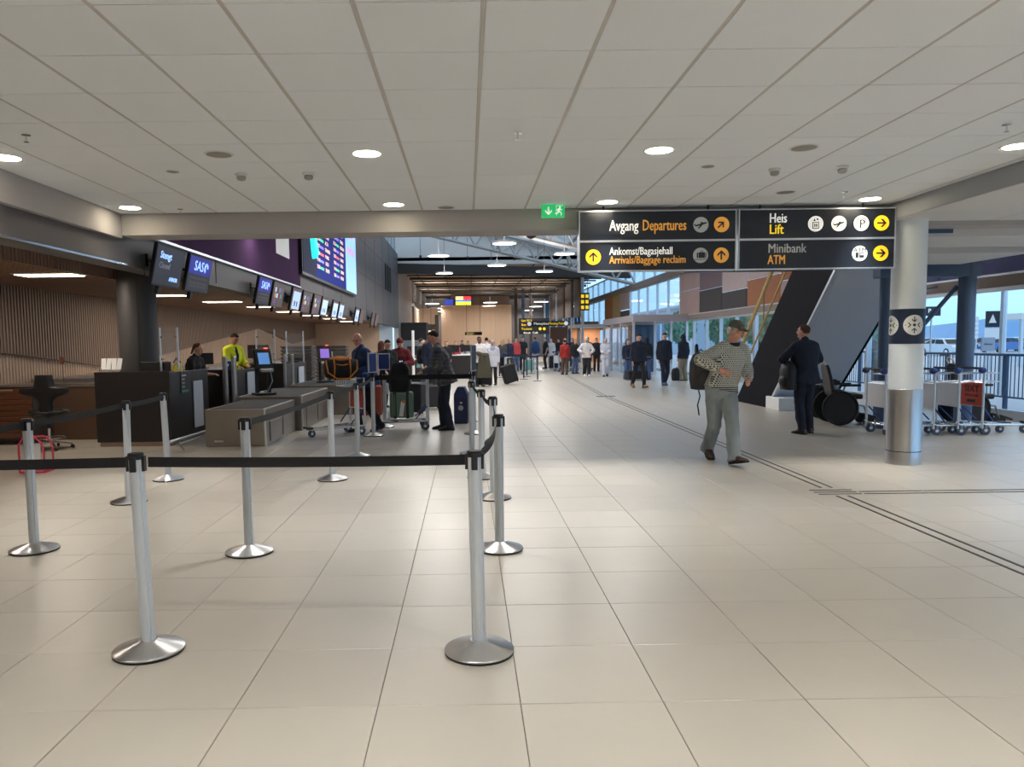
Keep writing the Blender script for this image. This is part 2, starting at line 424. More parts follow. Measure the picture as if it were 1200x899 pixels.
# ---- high hall roof
def roofz(x): return 5.9+(9.8-x)*.25
def roofslab(y0, y1, t_=.3, x0=-9, x1=10, m=None):
    return (m or MB()).add([(x0, y0, roofz(x0)), (x1, y0, roofz(x1)), (x1, y1, roofz(x1)), (x0, y1, roofz(x0)), (x0, y0, roofz(x0)+t_), (x1, y0, roofz(x1)+t_), (x1, y1, roofz(x1)+t_), (x0, y1, roofz(x0)+t_)],
    [(0, 3, 2, 1), (4, 5, 6, 7), (0, 1, 5, 4), (1, 2, 6, 5), (2, 3, 7, 6), (3, 0, 4, 7)])
rf = struct('ceiling_hall', (0, 0, 0), roofslab(41.5, 46, m=roofslab(29, 37.5, m=roofslab(9.3, 25))) if False else roofslab(9.3, 25), M_PLASTER)
roofslab(29, 37.5).build('roof_slab', M_PLASTER, rf); roofslab(45.6, 46).build('roof_slab', M_PLASTER, rf)
for y0, y1 in ((25, 29), (37.5, 45.6)):  # glazed roof strips added to let sky light onto the gable
    for k in range(8): roofslab(y0, y1, .1, -4.2+k*2-.06, -4.2+k*2+.06).build('added_skylight_bar', M_TRUSS, rf)
    roofslab(y0, y1, .02, -4.2, 10).build('added_skylight_pane', M_GLASS, rf); roofslab(y0, y1, .3, -9, -4.2).build('roof_slab', M_PLASTER, rf)
def bar(m, a, b, w): 
    a = Vector(a); b = Vector(b); m.tube([a, b], w*.62, 4)
for yt in (20, 28, 36, 44):
    tr = struct('truss', (0, 0, 0)); tr['kind'] = 'structure'; tr.name = 'trim_%d' % (10+yt)
    lowz = lambda x: 4.78+(9.8-x)*.25
    m = MB(); bar(m, (-4.1, yt, lowz(-4.1)), (9.8, yt, lowz(9.8)), .17); m.build('lower_chord', M_TRUSS, tr)
    m = MB(); bar(m, (-4.1, yt, roofz(-4.1)-.12), (9.8, yt, roofz(9.8)-.12), .17); m.build('upper_chord', M_TRUSS, tr)
    x = -4.1; k = 0
    while x < 9.7:
        m = MB(); x2 = x+.58
        a = (x, yt, lowz(x)) if k % 2 == 0 else (x, yt, roofz(x)-.12); b = (x2, yt, roofz(x2)-.12) if k % 2 == 0 else (x2, yt, lowz(x2))
        bar(m, a, b, .09); m.build('web', M_TRUSS, tr); x = x2; k += 1
    for xx in (2, 6):   # braces out of the plane
        m = MB(); bar(m, (xx, yt, lowz(xx)), (xx+1.1, yt+2.2, roofz(xx+1.1)-.1), .08); m.build('brace', M_TRUSS, tr)
        m = MB(); bar(m, (xx, yt, lowz(xx)), (xx-.6, yt-2.2, roofz(xx-.6)-.1), .08); m.build('brace', M_TRUSS, tr)
eb = struct('trim_60', (0, 0, 0), MB().bx(9.62, 9.8, 12.9, 62, 4.5, 4.78), mat('beam_taupe', (138, 124, 116), .6))

# ---- gable over the far hall and far hall
gb = struct('wall_gable', (0, 0, 0), MB().bx(-9, 9.9, 46, 46.2, 6.25, 10.5), mat('gable_grey', (220, 212, 204), .8))
MB().add([(-4.2, 45.7, 5.75), (9.9, 45.7, 5.3), (9.9, 45.7, 5.85), (-4.2, 45.7, 6.35), (-4.2, 46, 5.75), (9.9, 46, 5.3), (9.9, 46, 5.85), (-4.2, 46, 6.35)], [(0, 1, 2, 3), (4, 7, 6, 5), (0, 4, 5, 1), (3, 2, 6, 7)]).build('edge_beam', M_DKBROWN, gb)
MB().bx(-9, 9.9, 45.95, 46.1, 5.2, 6.4).build('edge_infill', M_DKBROWN, gb).hide_render = False
gb.children[-1].scale = (1, 1, 1)
bpy.data.objects.remove(gb.children[-1])
for k in range(6):
    t = thing('ceiling_sensor', 'small dark pendant box on a rod before the far grey gable, %s' % ['leftmost', 'second from the left', 'third from the left', 'third from the right', 'second from the right', 'rightmost'][k], 'sensor', (-2.7+k*1.4, 45.4, 6.35-.05*k+.35), 0, 'pendant boxes before the gable')
    MB().tube([(0, 0, 0), (0, 0, 1.6)], .012, 6).build('rod', M_PIPE, t); MB().box((0, 0, -.02), (.13, .13, .16)).build('housing', M_BLACK, t, bevel=.01)
fc = struct('ceiling_far', (0, 0, 0), MB().bx(-9, 9.9, 46, 80, 6.5, 6.7), mat('far_ceiling', (206, 180, 152), .8))
for k in range(14):
    y = 47+k*2.3
    MB().tube([(-4, y, 6.15-.01*k), (9.6, y, 6.05-.01*k)], .11 if k % 3 == 0 else .06, 6).build('duct', M_PIPE, fc)
for k in range(7):
    MB().tube([(-3.4+k*1.9, 46.5, 6.3), (-3.4+k*1.9, 79, 6.3)], .05, 6).build('pipe', M_PIPE, fc)
wfl = struct('wall_far_left', (0, 0, 0), MB().bx(-4.4, -4.15, 45.8, 58, 0, 6.5), mat('far_left_panel', (196, 174, 158), .6, var=.03, vscale=2))
MB().bx(-4.15, -4.0, 58, 70, 0, 4.4).build('wood_panel', M_WOOD, wfl)
MB().bx(-4.4, -4.16, 58, 80, 0, 6.5).build('rear_panel', M_WALLDK, wfl)
wf = struct('wall_far', (0, 0, 0), MB().bx(-4.4, 9.9, 79, 79.3, 0, 6.6), M_WALLDK)
fw = struct('wall_far_wood', (0, 0, 0))
for k in range(13):
    MB().bx(-2.35+k*.5, -1.86+k*.5, 70, 70.15, 0, 5.0).build('panel', M_WOOD, fw)
MB().bx(-2.35, 4.15, 70.1, 70.4, 0, 5.0).bx(-1.5, 4.1, 73, 73.2, 5.0, 6.4).build('backing', M_WOODR, fw)
MB().bx(-4.1, -2.5, 66, 66.2, 3.2, 4.6).build('side_panel', M_WOOD, fw)
MB().bx(-4.1, -2.5, 65.8, 66.2, 2.75, 3.2).bx(-2.75, -2.45, 65.6, 66.2, 0, 4.0).build('dark_frame', M_DKBROWN, fw)
MB().bx(-4.1, -2.7, 67.5, 67.7, 0, 2.8).build('lit_panel', mat('lit_panel', (226, 180, 130), .6), fw)
# dark office block and pale counter wall under it
ob = struct('trim_61', (0, 0, 0), MB().bx(-4.1, -2.55, 47.5, 50, 1.75, 2.85), M_DKBROWN)
MB().bx(-4.1, -2.5, 47.3, 50, 0, 1.72).build('counter_wall', mat('pale_grey_wall', (160, 160, 154), .7), ob)
# far right: columns and dark facade fins
fr = struct('wall_far_right', (0, 0, 0))
for k in range(3):
    MB().bx(4.3+k*.75, 4.55+k*.75, 68+k, 68.3+k, 0, 6.4).build('post', M_STEELBL if k == 1 else M_DKBROWN, fr)
for y0, y1, zz in ((53.5, 56.5, 3.3), (58, 61.5, 3.4), (63, 67, 3.5), (69, 73, 3.6)):
    MB().bx(8.0, 8.2, y0, y1, zz, 6.4).build('blind', mat('brown_blind', (92, 80, 72), .7), fr)
for k in range(16):
    MB().bx(8.05, 8.25, 53.2+k*1.7, 53.35+k*1.7, 0, 6.4).build('fin', M_ALU if k % 3 == 0 else M_STEELBL, fr)
MB().bx(8.1, 8.12, 53, 79, 1.6, 6.4).build('pane', M_GLASS, fr)
MB().bx(8.0, 9.8, 56, 56.2, 0, 3.0).bx(6.6, 8.0, 60, 60.2, 0, 2.7).build('partition', mat('brown_partition', (120, 88, 70), .7), fr)

# ---- right-hand facade at X = 9.8
XR = 9.8
wr = struct('wall_right', (0, 0, 0), MB().bx(XR-.06, XR+.14, -8, 62, 2.42, 2.66), mat('facade_band', (150, 132, 122), .6))
MB().bx(XR-.075, XR-.06, -8, 46, 2.62, 2.66).build('rail_trim', M_ALU, wr)
MB().bx(XR-.02, XR+.14, -8, 62, 0, .12).build('sill', M_ALU, wr)
def panel(y0, y1, z0, z1, m, name='art_panel', x=XR):
    return MB().bx(x-.05, x+.02, y0+.02, y1-.02, z0, z1).build(name, m, wr)
P1 = mat('panel_rose', (176, 148, 140), .7, var=.1, vscale=1.5); P2 = mat('panel_mauve', (120, 100, 104), .7, var=.05, vscale=1.5)
P3 = mat('panel_charcoal', (74, 66, 64), .7, var=.1, vscale=1.5); P4 = mat('panel_blush', (196, 170, 162), .7, var=.12, vscale=1.2, stretch=(1, .4, 2))
P5 = mat('panel_terracotta', (172, 108, 72), .7, var=.05); P6 = mat('panel_orange', (196, 126, 60), .7); P7 = mat('panel_sand', (196, 166, 112), .7, var=.05)
for (y0, y1, sp_, a, b) in ((31.8, 34.6, 3.7, P1, P1), (29.0, 31.7, 3.55, P3, P2), (26.4, 28.9, 3.3, P3, P4), (23.6, 26.3, 3.55, P5, P4), (21, 23.5, 3.3, P1, P5), (18.5, 20.9, 3.4, P3, P2)):
    panel(y0, y1, 2.67, sp_, a); panel(y0, y1, sp_+.02, 4.5, b)
panel(50.6, 53.4, 2.67, 4.5, P6); panel(48.1, 50.55, 2.67, 4.5, P7); panel(45.4, 48.05, 3.45, 4.5, P4); panel(45.4, 48.05, 2.67, 3.4, P3)
# mural over the near glass
PM = mat('mural_violet', (88, 88, 140), .6, var=.12, vscale=1.3)
mu = MB().bx(XR-.05, XR+.02, 4, 18.4, 2.67, 4.5).build('mural', PM, wr)
br = MB(); random.seed(3)
def branch(y, z, a, L, r, d):
    y2 = y+L*math.cos(a); z2 = z+L*math.sin(a)
    if z2 > 4.4 or z2 < 2.7 or y2 > 18: return
    br.tube([(XR-.052, y, z), (XR-.052, (y+y2)/2+.03, (z+z2)/2), (XR-.052, y2, z2)], [r, r*.85, r*.7], 5)
    if d:
        for da in (-.5, .45): branch(y2, z2, a+da+random.uniform(-.2, .2), L*.8, r*.7, d-1)
for y in (10.5, 13, 15.6, 8): branch(y, 2.72, PI/2+random.uniform(-.4, .4), .45, .035, 5)
br.build('branch_motif', mat('motif_dark', (62, 62, 104), .6), wr)
# glazing: each bay its own window
def window(n, y0, y1, z0, z1, npan, x=XR, frame=.07):
    w = struct('window_%d' % n, (0, 0, 0)); st = (y1-y0)/npan
    for k in range(npan+1): MB().bx(x-.04, x+.08, y0+k*st-frame/2, y0+k*st+frame/2, z0, z1).build('mullion', M_ALU, w)
    MB().bx(x-.03, x+.07, y0, y1, z1-.08, z1).bx(x-.03, x+.07, y0, y1, z0, z0+.06).build('window_frame', M_ALU, w)
    for k in range(npan): MB().bx(x+.01, x+.025, y0+k*st+frame/2, y0+(k+1)*st-frame/2, z0+.06, z1-.08).build('pane', M_GLASS, w)
    return w
window(1, 4.0, 16.5, .12, 2.42, 3); window(2, 16.6, 25.6, .12, 2.42, 5); window(3, 25.7, 32.6, .12, 2.42, 4)
window(4, 41.5, 62, .12, 2.42, 8); window(5, 34.7, 45.3, 2.67, 4.5, 5); window(6, 53.5, 66, 2.67, 4.5, 5)
window(7, 13, 66, 4.8, 5.85, 22); window(8, -8, 3.9, .12, 2.42, 4)
# entrance vestibule
dv = struct('door_1', (0, 0, 0), MB().bx(7.3, 9.75, 33.2, 40.5, 2.36, 2.66), mat('vestibule_band', (168, 158, 160), .5))
for (x, y) in ((7.35, 33.3), (8.3, 33.3), (9.0, 33.3), (9.7, 33.3), (7.35, 36), (7.35, 38.4), (7.35, 40.4)): MB().bx(x-.05, x+.05, y-.05, y+.05, 0, 2.36).build('post', M_ALU, dv)
for x0, x1 in ((7.4, 8.25), (8.35, 8.95), (9.05, 9.65)): MB().bx(x0, x1, 33.29, 33.31, .05, 2.3).build('pane', M_GLASS, dv)
for y0, y1 in ((33.4, 35.95), (36.05, 38.35), (38.45, 40.3)): MB().bx(7.34, 7.36, y0, y1, .05, 2.3).build('pane', M_GLASS, dv)
MB().bx(8.0, 9.1, 36.8, 37.6, 0, 2.3).build('door_drum', mat('dark_blue_door', (44, 66, 96), .4), dv)
# shop under the far right glazing
sh_ = struct('trim_62', (0, 0, 0), MB().bx(7.6, 9.7, 55, 55.2, 0, 2.5), mat('shop_wall', (206, 150, 112), .6))
MB().bx(7.4, 9.7, 52, 55.2, 2.5, 2.7).build('shop_canopy', M_WHITE, sh_)
lamp_area('light', sh_, (8.6, 54, 2.45), 1.6, 60, (1, .75, .5), shape='RECTANGLE', sy=.4)
# ================================================================== fixed things
# ---- big round column
t = thing('column', 'pale round column with dark blue meeting-point band and steel sleeve', 'column', (5.25, 8.99, 0))
MB().lathe([(.186, .90), (.186, 3.075)], 48).build('shaft', mat('column_paint', (222, 229, 232), .6, bump=.1, bscale=60), t, smooth=40)
MB().lathe([(.193, 0), (.193, .16), (.191, .165), (.191, .9), (.186, .905)], 48).build('steel_sleeve', M_STEEL, t, smooth=40)
MB().lathe([(.1935, .155), (.1935, .165)], 48).build('sleeve_seam', M_BLACK, t)
MB().lathe([(.1875, 1.44), (.1885, 1.45), (.1885, 1.84), (.1875, 1.85)], 48).build('blue_band', M_NAVY, t, smooth=40)['label'] = 'dark blue band'
def arrow2(cx, cz, s, ang, kind='chev'):
    """arrow polygon pointing +X at ang=0, returns list of polys"""
    w = .18
    sh = [(-.5, -w/2), (.42, -w/2), (.42, w/2), (-.5, w/2)]
    c1 = [(.5, 0), (.5-.38, .38), (.5-.38-.02, .38-.0), (.5-.52, .38), (.5-.2, .0+.0)]
    up = [(.54, 0), (.12, .44), (-.13, .44), (.29, 0)]
    dn = [(.54, 0), (.29, 0), (-.13, -.44), (.12, -.44)]
    out = []
    for p in (sh, up, dn):
        out.append([(cx+s*(x*math.cos(ang)-z*math.sin(ang)), cz+s*(x*math.sin(ang)+z*math.cos(ang))) for x, z in p])
    return out
def disc(cx, cz, r, n=32): return [(cx+r*math.cos(2*PI*k/n), cz+r*math.sin(2*PI*k/n)) for k in range(n)]
# meeting point roundel wrapped on the band, twice
def wrap(mb, r, ang0):
    for v in mb.v:
        a = ang0+v.x/r; rr = r+(-v.y)
        v.x, v.y = rr*math.cos(a), rr*math.sin(a)
    return mb
def fine_disc(r, cx=0, cz=0, n=28):
    m = MB(); rings = []
    pts = [Vector((cx, 0, cz))]
    K = 6
    for k in range(1, K+1):
        pts += [Vector((cx+r*k/K*math.cos(2*PI*i/n), 0, cz+r*k/K*math.sin(2*PI*i/n))) for i in range(n)]
    m.v = pts
    for i in range(n): m.f.append([0, 1+i, 1+(i+1) % n])
    for k in range(K-1):
        for i in range(n):
            a = 1+k*n+i; b = 1+k*n+(i+1) % n; m.f.append([a, b, b+n, a+n])
    return m
for a0 in (-PI/2-.12-.0, -PI/2-1.62):
    d = fine_disc(.118, 0, 1.66)
    wrap(d, .1898, a0).build('meeting_roundel', mat('roundel_cream', (226, 224, 214), .5), t)
    m = MB()
    for k in range(4):
        an = k*PI/2
        for p in arrow2(-.066*math.cos(an), 1.66-.066*math.sin(an), .062, an): m.poly(p, -.0006, 0)
    m.poly(disc(0, 1.66, .017), -.0006, 0)
    wrap(m, .1902, a0).build('meeting_arrows', M_NAVY, t)
# ---- wayfinding sign
SY = 8.87
t = thing('wayfinding_sign', 'large dark hanging direction sign of four boxes with yellow arrows', 'sign', (1.32, SY, 2.335))
def signbox(x0, x1, z0, z1, par, name='sign_panel'):
    o = MB().bx(x0, x1, -.05, .05, z0, z1).build(name, M_SIGN, par)
    for a in ((x0, x1, z0-.012, z0), (x0, x1, z1, z1+.012), (x0-.012, x0, z0-.012, z1+.012), (x1, x1+.012, z0-.012, z1+.012)):
        MB().bx(a[0], a[1], -.06, .06, a[2], a[3]).build('frame', M_ALU, o)
    return o
A = signbox(.0, 1.80, .345, .67, t); B = signbox(.0, 1.80, 0, .322, t); C_ = signbox(1.85, 3.65, .345, .67, t); D = signbox(1.85, 3.65, 0, .322, t)
for x in (.28, 1.5, 2.1, 3.3): MB().tube([(x, 0, .68), (x, 0, .74)], .012, 6).build('hanger', M_BLACK, t)
YF = -.052
def icon_disc(par, x, z, r, m): return MB().poly(disc(x, z, r), YF-.004, YF).build('roundel', m, par)
def icon(par, polys, m=None, y=YF-.006, name='pictogram'):
    b = MB()
    for p in polys: b.poly(p, y, YF-.003)
    return b.build(name, m or M_SIGN, par)
def plane_polys(cx, cz, s):
    base = [[(-.8, -.12), (-.62, -.18), (.5, .12), (.82, .28), (.78, .38), (.45, .36), (-.68, .02)], [(.02, .08), (-.05, .4), (.08, .44), (.36, .26)], [(-.15, -.04), (-.42, -.46), (-.25, -.46), (.3, .1)], [(-.74, -.1), (-.95, .12), (-.86, .16), (-.6, 0)]]
    return [[(cx+s*x, cz+s*z) for x, z in p] for p in base]
R_ = .088
z1 = .505; z2 = .16
text('Avgang', .175, M_TWHITE, A, (.34, YF, z1), width=.335); text('Departures', .175, M_TAMB, A, (.72, YF, z1), width=.50)
icon_disc(A, 1.40, z1+.005, R_, M_TDIM); icon(A, plane_polys(1.40, z1, .088))
icon_disc(A, 1.64, z1+.005, R_, M_TAMB); icon(A, arrow2(1.64-.01, z1, .095, PI/4))
icon_disc(B, .155, z2-.005, R_, M_TYEL); icon(B, arrow2(.155, z2-.005, .105, PI/2))
text('Ankomst/Bagasjehall', .125, M_TWHITE, B, (.34, YF, z2+.055), width=.73); text('Arrivals/Baggage reclaim', .125, M_TAMB, B, (.34, YF, z2-.045), width=.885)
icon_disc(B, 1.40, z2, R_, M_TDIM)
bagp = [[(x0, zz0), (x1, zz0), (x1, zz1), (x0, zz1)] for x0, x1, zz0, zz1 in ((1.375, 1.45, z2-.03, z2+.035), (1.355, 1.37, z2-.03, z2+.03), (1.455, 1.465, z2-.03, z2+.03), (1.40, 1.405, z2+.035, z2+.05), (1.42, 1.425, z2+.035, z2+.05), (1.40, 1.425, z2+.048, z2+.053), (1.33, 1.47, z2-.05, z2-.043))]
icon(B, bagp); icon_disc(B, 1.64, z2, R_, M_TAMB); icon(B, arrow2(1.64, z2, .105, PI/2))
text('Heis', .155, M_TWHITE, C_, (2.19, YF, z1+.065), width=.195); text('Lift', .155, M_TYEL, C_, (2.19, YF, z1-.062), width=.16)
for x in (2.73, 3.0, 3.26): icon_disc(C_, x, z1, R_, M_TWHITE)
icon(C_, [[(2.69, z1-.055), (2.77, z1-.055), (2.77, z1+.02), (2.69, z1+.02)]]); icon(C_, [[(2.70, z1-.045), (2.76, z1-.045), (2.76, z1+.01), (2.70, z1+.01)]], M_TWHITE, YF-.008)
icon(C_, [[(2.71, z1-.035), (2.72, z1-.035), (2.72, z1), (2.71, z1)], [(2.725, z1-.035), (2.735, z1-.035), (2.735, z1), (2.725, z1)], [(2.74, z1-.035), (2.75, z1-.035), (2.75, z1), (2.74, z1)]], None, YF-.01)
icon(C_, [[(2.70, z1+.03), (2.715, z1+.065), (2.73, z1+.03)]], name='up_arrow'); icon(C_, [[(2.735, z1+.062), (2.765, z1+.062), (2.75, z1+.03)]], name='down_arrow')
icon(C_, plane_polys(3.0, z1-.01, .078)); text('P', .14, M_SIGN, C_, (3.232, YF-.006, z1-.012)); icon(C_, [[(3.20, z1+.03), (3.26, z1+.062), (3.32, z1+.03), (3.32, z1+.04), (3.26, z1+.073), (3.20, z1+.04)]])
icon_disc(C_, 3.495, z1, R_, M_TYEL); icon(C_, arrow2(3.495, z1, .105, 0))
text('Minibank', .15, M_TDIM, D, (2.18, YF, z2+.065), width=.44); text('ATM', .15, M_TAMB, D, (2.18, YF, z2-.065), width=.2)
icon_disc(D, 3.25, z2, R_, M_TWHITE); text('ATM', .075, M_SIGN, D, (3.25, YF-.007, z2+.036), align='CENTER')
icon(D, [[(3.20, z2-.05), (3.235, z2-.05), (3.235, z2+.01), (3.20, z2+.01)]]); icon(D, [[(3.245, z2-.05), (3.30, z2-.05), (3.30, z2+.01), (3.245, z2+.01)]]); icon(D, [[(3.255, z2-.02), (3.29, z2-.02), (3.29, z2), (3.255, z2)]], M_TWHITE, YF-.008)
icon_disc(D, 3.495, z2, R_, M_TYEL); icon(D, arrow2(3.495, z2, .105, 0))
# second sign behind
t = thing('departures_sign', 'dark hanging departures sign, half hidden behind the large sign', 'sign', (4.0, 14.0, 2.76))
o = MB().bx(0, 2.0, -.05, .05, 0, .33).build('sign_panel', M_SIGN, t)
text('Avgang', .2, M_TWHITE, t, (.40, YF, .17), width=.36); text('Departures', .2, M_TAMB, t, (.85, YF, .17), width=.58)
for x, m in ((.12, M_TAMB), (1.6, M_TDIM), (1.86, M_TAMB)): MB().poly(disc(x, .17, .09), YF-.003, YF).build('roundel', m, t)
for x in (.3, 1.7): MB().tube([(x, 0, .33), (x, 0, roofz(4+x)-2.74)], .01, 6).build('cable', M_BLACK, t)
# exit sign
t = thing('exit_sign', 'green emergency exit sign with arrow and running figure on the ceiling edge', 'sign', (.87, 8.72, 2.93))
MB().bx(0, .26, -.03, .03, 0, .145).build('housing', M_GREEN, t, bevel=.006); 
m = MB()
for p in arrow2(.075, .072, .085, -PI/2): m.poly(p, -.033, -.03)
m.poly(disc(.205, .112, .011), -.033, -.03)
for p in ([(.185, .095), (.21, .1), (.2, .06), (.18, .065)], [(.2, .1), (.232, .085), (.228, .078), (.2, .088)], [(.188, .095), (.165, .08), (.168, .073), (.19, .083)], [(.185, .068), (.17, .045), (.15, .045), (.15, .037), (.178, .035), (.198, .06)], [(.19, .065), (.215, .045), (.212, .02), (.222, .02), (.226, .05), (.202, .068)]): m.poly(p, -.033, -.03)
m.build('pictogram', M_TWHITE, t)
MB().bx(.163, .167, -.033, -.03, .015, .13).bx(.163, .245, -.033, -.03, .127, .131).build('door_outline', M_TWHITE, t)
MB().bx(.03, .23, -.01, .01, .145, .15).build('mount', M_WHITE, t)

# ---- ceiling fixtures
rowname = {3.9: 'overhead beyond the top of the picture', 6.3: 'front row', 8.7: 'row by the ceiling edge'}
colname = {-3.75: 'leftmost', -.8: 'second from the left', 1.6: 'third from the left', 4.56: 'rightmost'}
proto = None
for y in (-5.4, -2.9, -.4, 2.1, 6.32, 8.6):
    for x in (-3.75, -.8, 1.6, 4.56):
        lab = 'round recessed ceiling downlight, %s in the %s' % (colname[x], 'nearer row' if y > 6 and y < 7 else 'row along the ceiling edge') if y > 6 else 'round recessed ceiling downlight above and behind the camera'
        t = thing('downlight', lab, 'lamp', (x, y, CZ), 0, 'downlights in the tiled ceiling')
        MB().lathe([(.11, -.002), (.128, -.006), (.13, -.001), (.13, .0)], 28).build('lamp_ring', M_WHITE, t, smooth=40)
        MB().lathe([(.0, -.003), (.109, -.003)], 28).build('diffuser', M_LAMP, t)
        lamp_area('light', t, (0, 0, -.02), .2, P_DOWN if y < 8 else P_DOWN*.35, (1, .982, .965), spread=rad(104 if y < 8 else 58))
for x, y, z_ in ((7.2, -2.5, 2.884), (7.2, 1.0, 2.884), (7.2, 4.0, 2.884), (7.3, 6.6, 2.884), (7.6, 8.6, 2.884), (8.95, 11.4, 2.95)):  # unseen lamps added to brighten the right side of the hall
    t = thing('downlight', 'round recessed downlight in the lower right-hand ceiling, out of the picture', 'lamp', (x, y, z_), 0, 'downlights in the lower right-hand ceiling')
    MB().lathe([(.11, -.002), (.128, -.006), (.13, -.001), (.13, .0)], 28).build('lamp_ring', M_WHITE, t, smooth=40)
    MB().lathe([(.0, -.003), (.109, -.003)], 28).build('diffuser', M_LAMP, t)
    lamp_area('light', t, (0, 0, -.02), .2, P_DOWN, (1, .985, .97), spread=rad(130))
g = [(-2.0, 6.29, .1, 'left of the first left downlight'), (2.78, 6.29, .1, 'right of the front right downlight'), (-.22, 8.81, .09, 'by the ceiling edge, left of the exit sign'), (3.41, 8.14, .09, 'above the lift sign'), (-2.6, 6.87, .05, 'small, beside the left detector'), (2.19, 6.91, .055, 'small, between front downlight and right detector')]
for x, y, r, l in g:
    t = thing('ceiling_vent', 'flat grey round ceiling speaker '+l, 'speaker', (x, y, CZ)); MB().lathe([(0, -.006), (r*.85, -.006), (r, -.004), (r*1.08, 0)], 24).build('grille', mat('grille_grey', (150, 146, 140), .7), t, smooth=50)
    MB().lathe([(r*1.02, -.004), (r*1.12, -.007), (r*1.18, 0)], 24).build('rim', M_WHITE, t, smooth=50)
for x, y, l in [(-2.03, 7.0, 'leftmost of the four'), (-1.42, 7.0, 'second from the left'), (2.85, 7.05, 'third from the left'), (3.44, 6.98, 'rightmost of the four')]:
    t = thing('smoke_detector', 'white smoke detector under the tiled ceiling, '+l, 'detector', (x, y, CZ))
    MB().lathe([(.055, 0), (.055, -.015), (.045, -.022)], 20).build('base', M_WHITE, t, smooth=40); MB().lathe([(.036, -.02), (.042, -.035), (.034, -.055), (.015, -.062), (0, -.062)], 20).build('sensor_head', mat('detector_grey', (170, 168, 162), .5), t, smooth=40)
for x, y, l in [(-3.2, 5.66, 'at the far left'), (.4, 5.76, 'above the exit sign'), (-3.23, 8.71, 'by the edge beside the left downlight'), (4.06, 8.17, 'beside the right end of the sign'), (4.01, 5.68, 'near the top right corner')]:
    t = thing('sprinkler', 'small chrome sprinkler head in the tiled ceiling '+l, 'sprinkler', (x, y, CZ))
    MB().lathe([(.0, 0), (.03, 0), (.032, -.004), (.012, -.006)], 14).build('escutcheon', M_CHROME, t); MB().tube([(0, 0, 0), (0, 0, -.05)], .006, 6).build('stem', M_CHROME, t); MB().lathe([(0, -.05), (.018, -.051), (.018, -.053), (0, -.054)], 12).build('deflector', M_CHROME, t)

# ---- stanchions
M_POLE = mat('anodised_pole', (206, 212, 218), .34, .4)
def stanchion(x, y, label, lean=(0, 0), col=None, H=1.0, slim=False):
    t = thing('barrier_post', label, 'barrier post', (x, y, 0), 0, None)
    br_ = M_STEEL if not col else col; po = M_POLE if not col else col
    R = .17 if not slim else .17
    MB().lathe([(R*.99, 0), (R, .004), (R, .012)], 40).build('base_rim', M_RUBBER, t, smooth=40)
    MB().lathe([(R, .012), (R+.001, .018), (R*.97, .024), (.05, .058), (.044, .064)] if not slim else [(R, .008), (R*.95, .014), (.03, .02), (.03, .024)], 40).build('base', br_, t, smooth=30)
    r = .0345; pr = []
    n = 40
    if slim: r = .026
    ring = []
    for k in range(n):
        a = 2*PI*k/n; rr = r
        if k % 10 in (5,): rr = r-.0055
        ring.append((rr*math.cos(a), rr*math.sin(a)))
    z0, z1 = .05, H-.03
    MB().loft([[(a, b, z0) for a, b in ring], [(a+lean[0], b+lean[1], z1) for a, b in ring]]).build('pole', po, t, smooth=25)
    lx, ly = lean
    c = MB().lathe([(0, z1-.0), (r+.003, z1), (r+.003, H-.003), (r, H), (0, H)], 24, (lx, ly, 0)); c.build('cap', M_BLACK, t, smooth=40)
    b = MB()
    for a in range(4): b.box((lx+math.cos(a*PI/2)*(r+.004), ly+math.sin(a*PI/2)*(r+.004), H-.052), (.014 if a % 2 == 0 else .03, .03 if a % 2 == 0 else .014, .075))
    b.build('belt_clip', M_BLACK, t, bevel=.002)
    return t
def belt(t, x1, y1, sag=.0, z=.955, w=.05, H=1.0, twist=False, dz=0, m=None):
    x0, y0 = t.location.x, t.location.y; d = Vector((x1-x0, y1-y0, 0)); L = d.length; u = d.normalized(); nrm = Vector((-u.y, u.x, 0))
    a = .04; rings = []
    for k in range(17):
        q = a+(L-2*a)*k/16; s_ = 4*(k/16)*(1-k/16)
        tw = (PI*.9 if twist else 0)*max(0, min(1, (k-4)/8.0))
        zz = z-sag*s_+dz*k/16; c = u*q+Vector((0, 0, zz))
        wv = Vector((0, 0, 1))*math.cos(tw)+nrm*math.sin(tw); tv = nrm*math.cos(tw)-Vector((0, 0, 1))*math.sin(tw)
        rings.append([c+wv*w/2+tv*.001, c+wv*w/2-tv*.001, c-wv*w/2-tv*.001, c-wv*w/2+tv*.001])
    MB().loft(rings).build('belt', m or M_BELT, t)
S = {}
def st(k, x, y, lab, **kw): S[k] = stanchion(x, y, lab, **kw)
st(1, -1.61, 3.67, 'satin steel belt post standing alone in the near left foreground', lean=(-.02, 0))
st(2, .04, 3.60, 'tall satin steel belt post in the centre foreground', lean=(-.012, 0))
st(3, -3.28, 5.60, 'satin steel belt post nearest the left edge of the picture')
st(4, -1.62, 5.45, 'satin steel belt post between the two foreground posts, belt running back from it')
st(5, .22, 5.44, 'satin steel belt post right behind the centre foreground post')
st(6, -3.34, 7.33, 'satin steel belt post in front of the wide black counter, second along the left belt', lean=(.015, 0))
st(7, -3.44, 8.56, 'satin steel belt post before the side of the black counter, last along the left belt', lean=(-.02, 0))
st(8, -1.54, 8.42, 'satin steel belt post in front of the red panel of the baggage cart')
st(9, -1.50, 10.15, 'satin steel belt post just beside the cart handle of the man in blue')
st(10, -1.57, 12.45, 'satin steel belt post carrying a narrow blue sign seen edge on')
st(11, -1.52, 13.75, 'satin steel belt post carrying a square navy sign')
st(12, -1.50, 15.2, 'satin steel belt post directly behind the navy sign post')
st(13, .24, 7.27, 'satin steel belt post, third of the centre row going back')
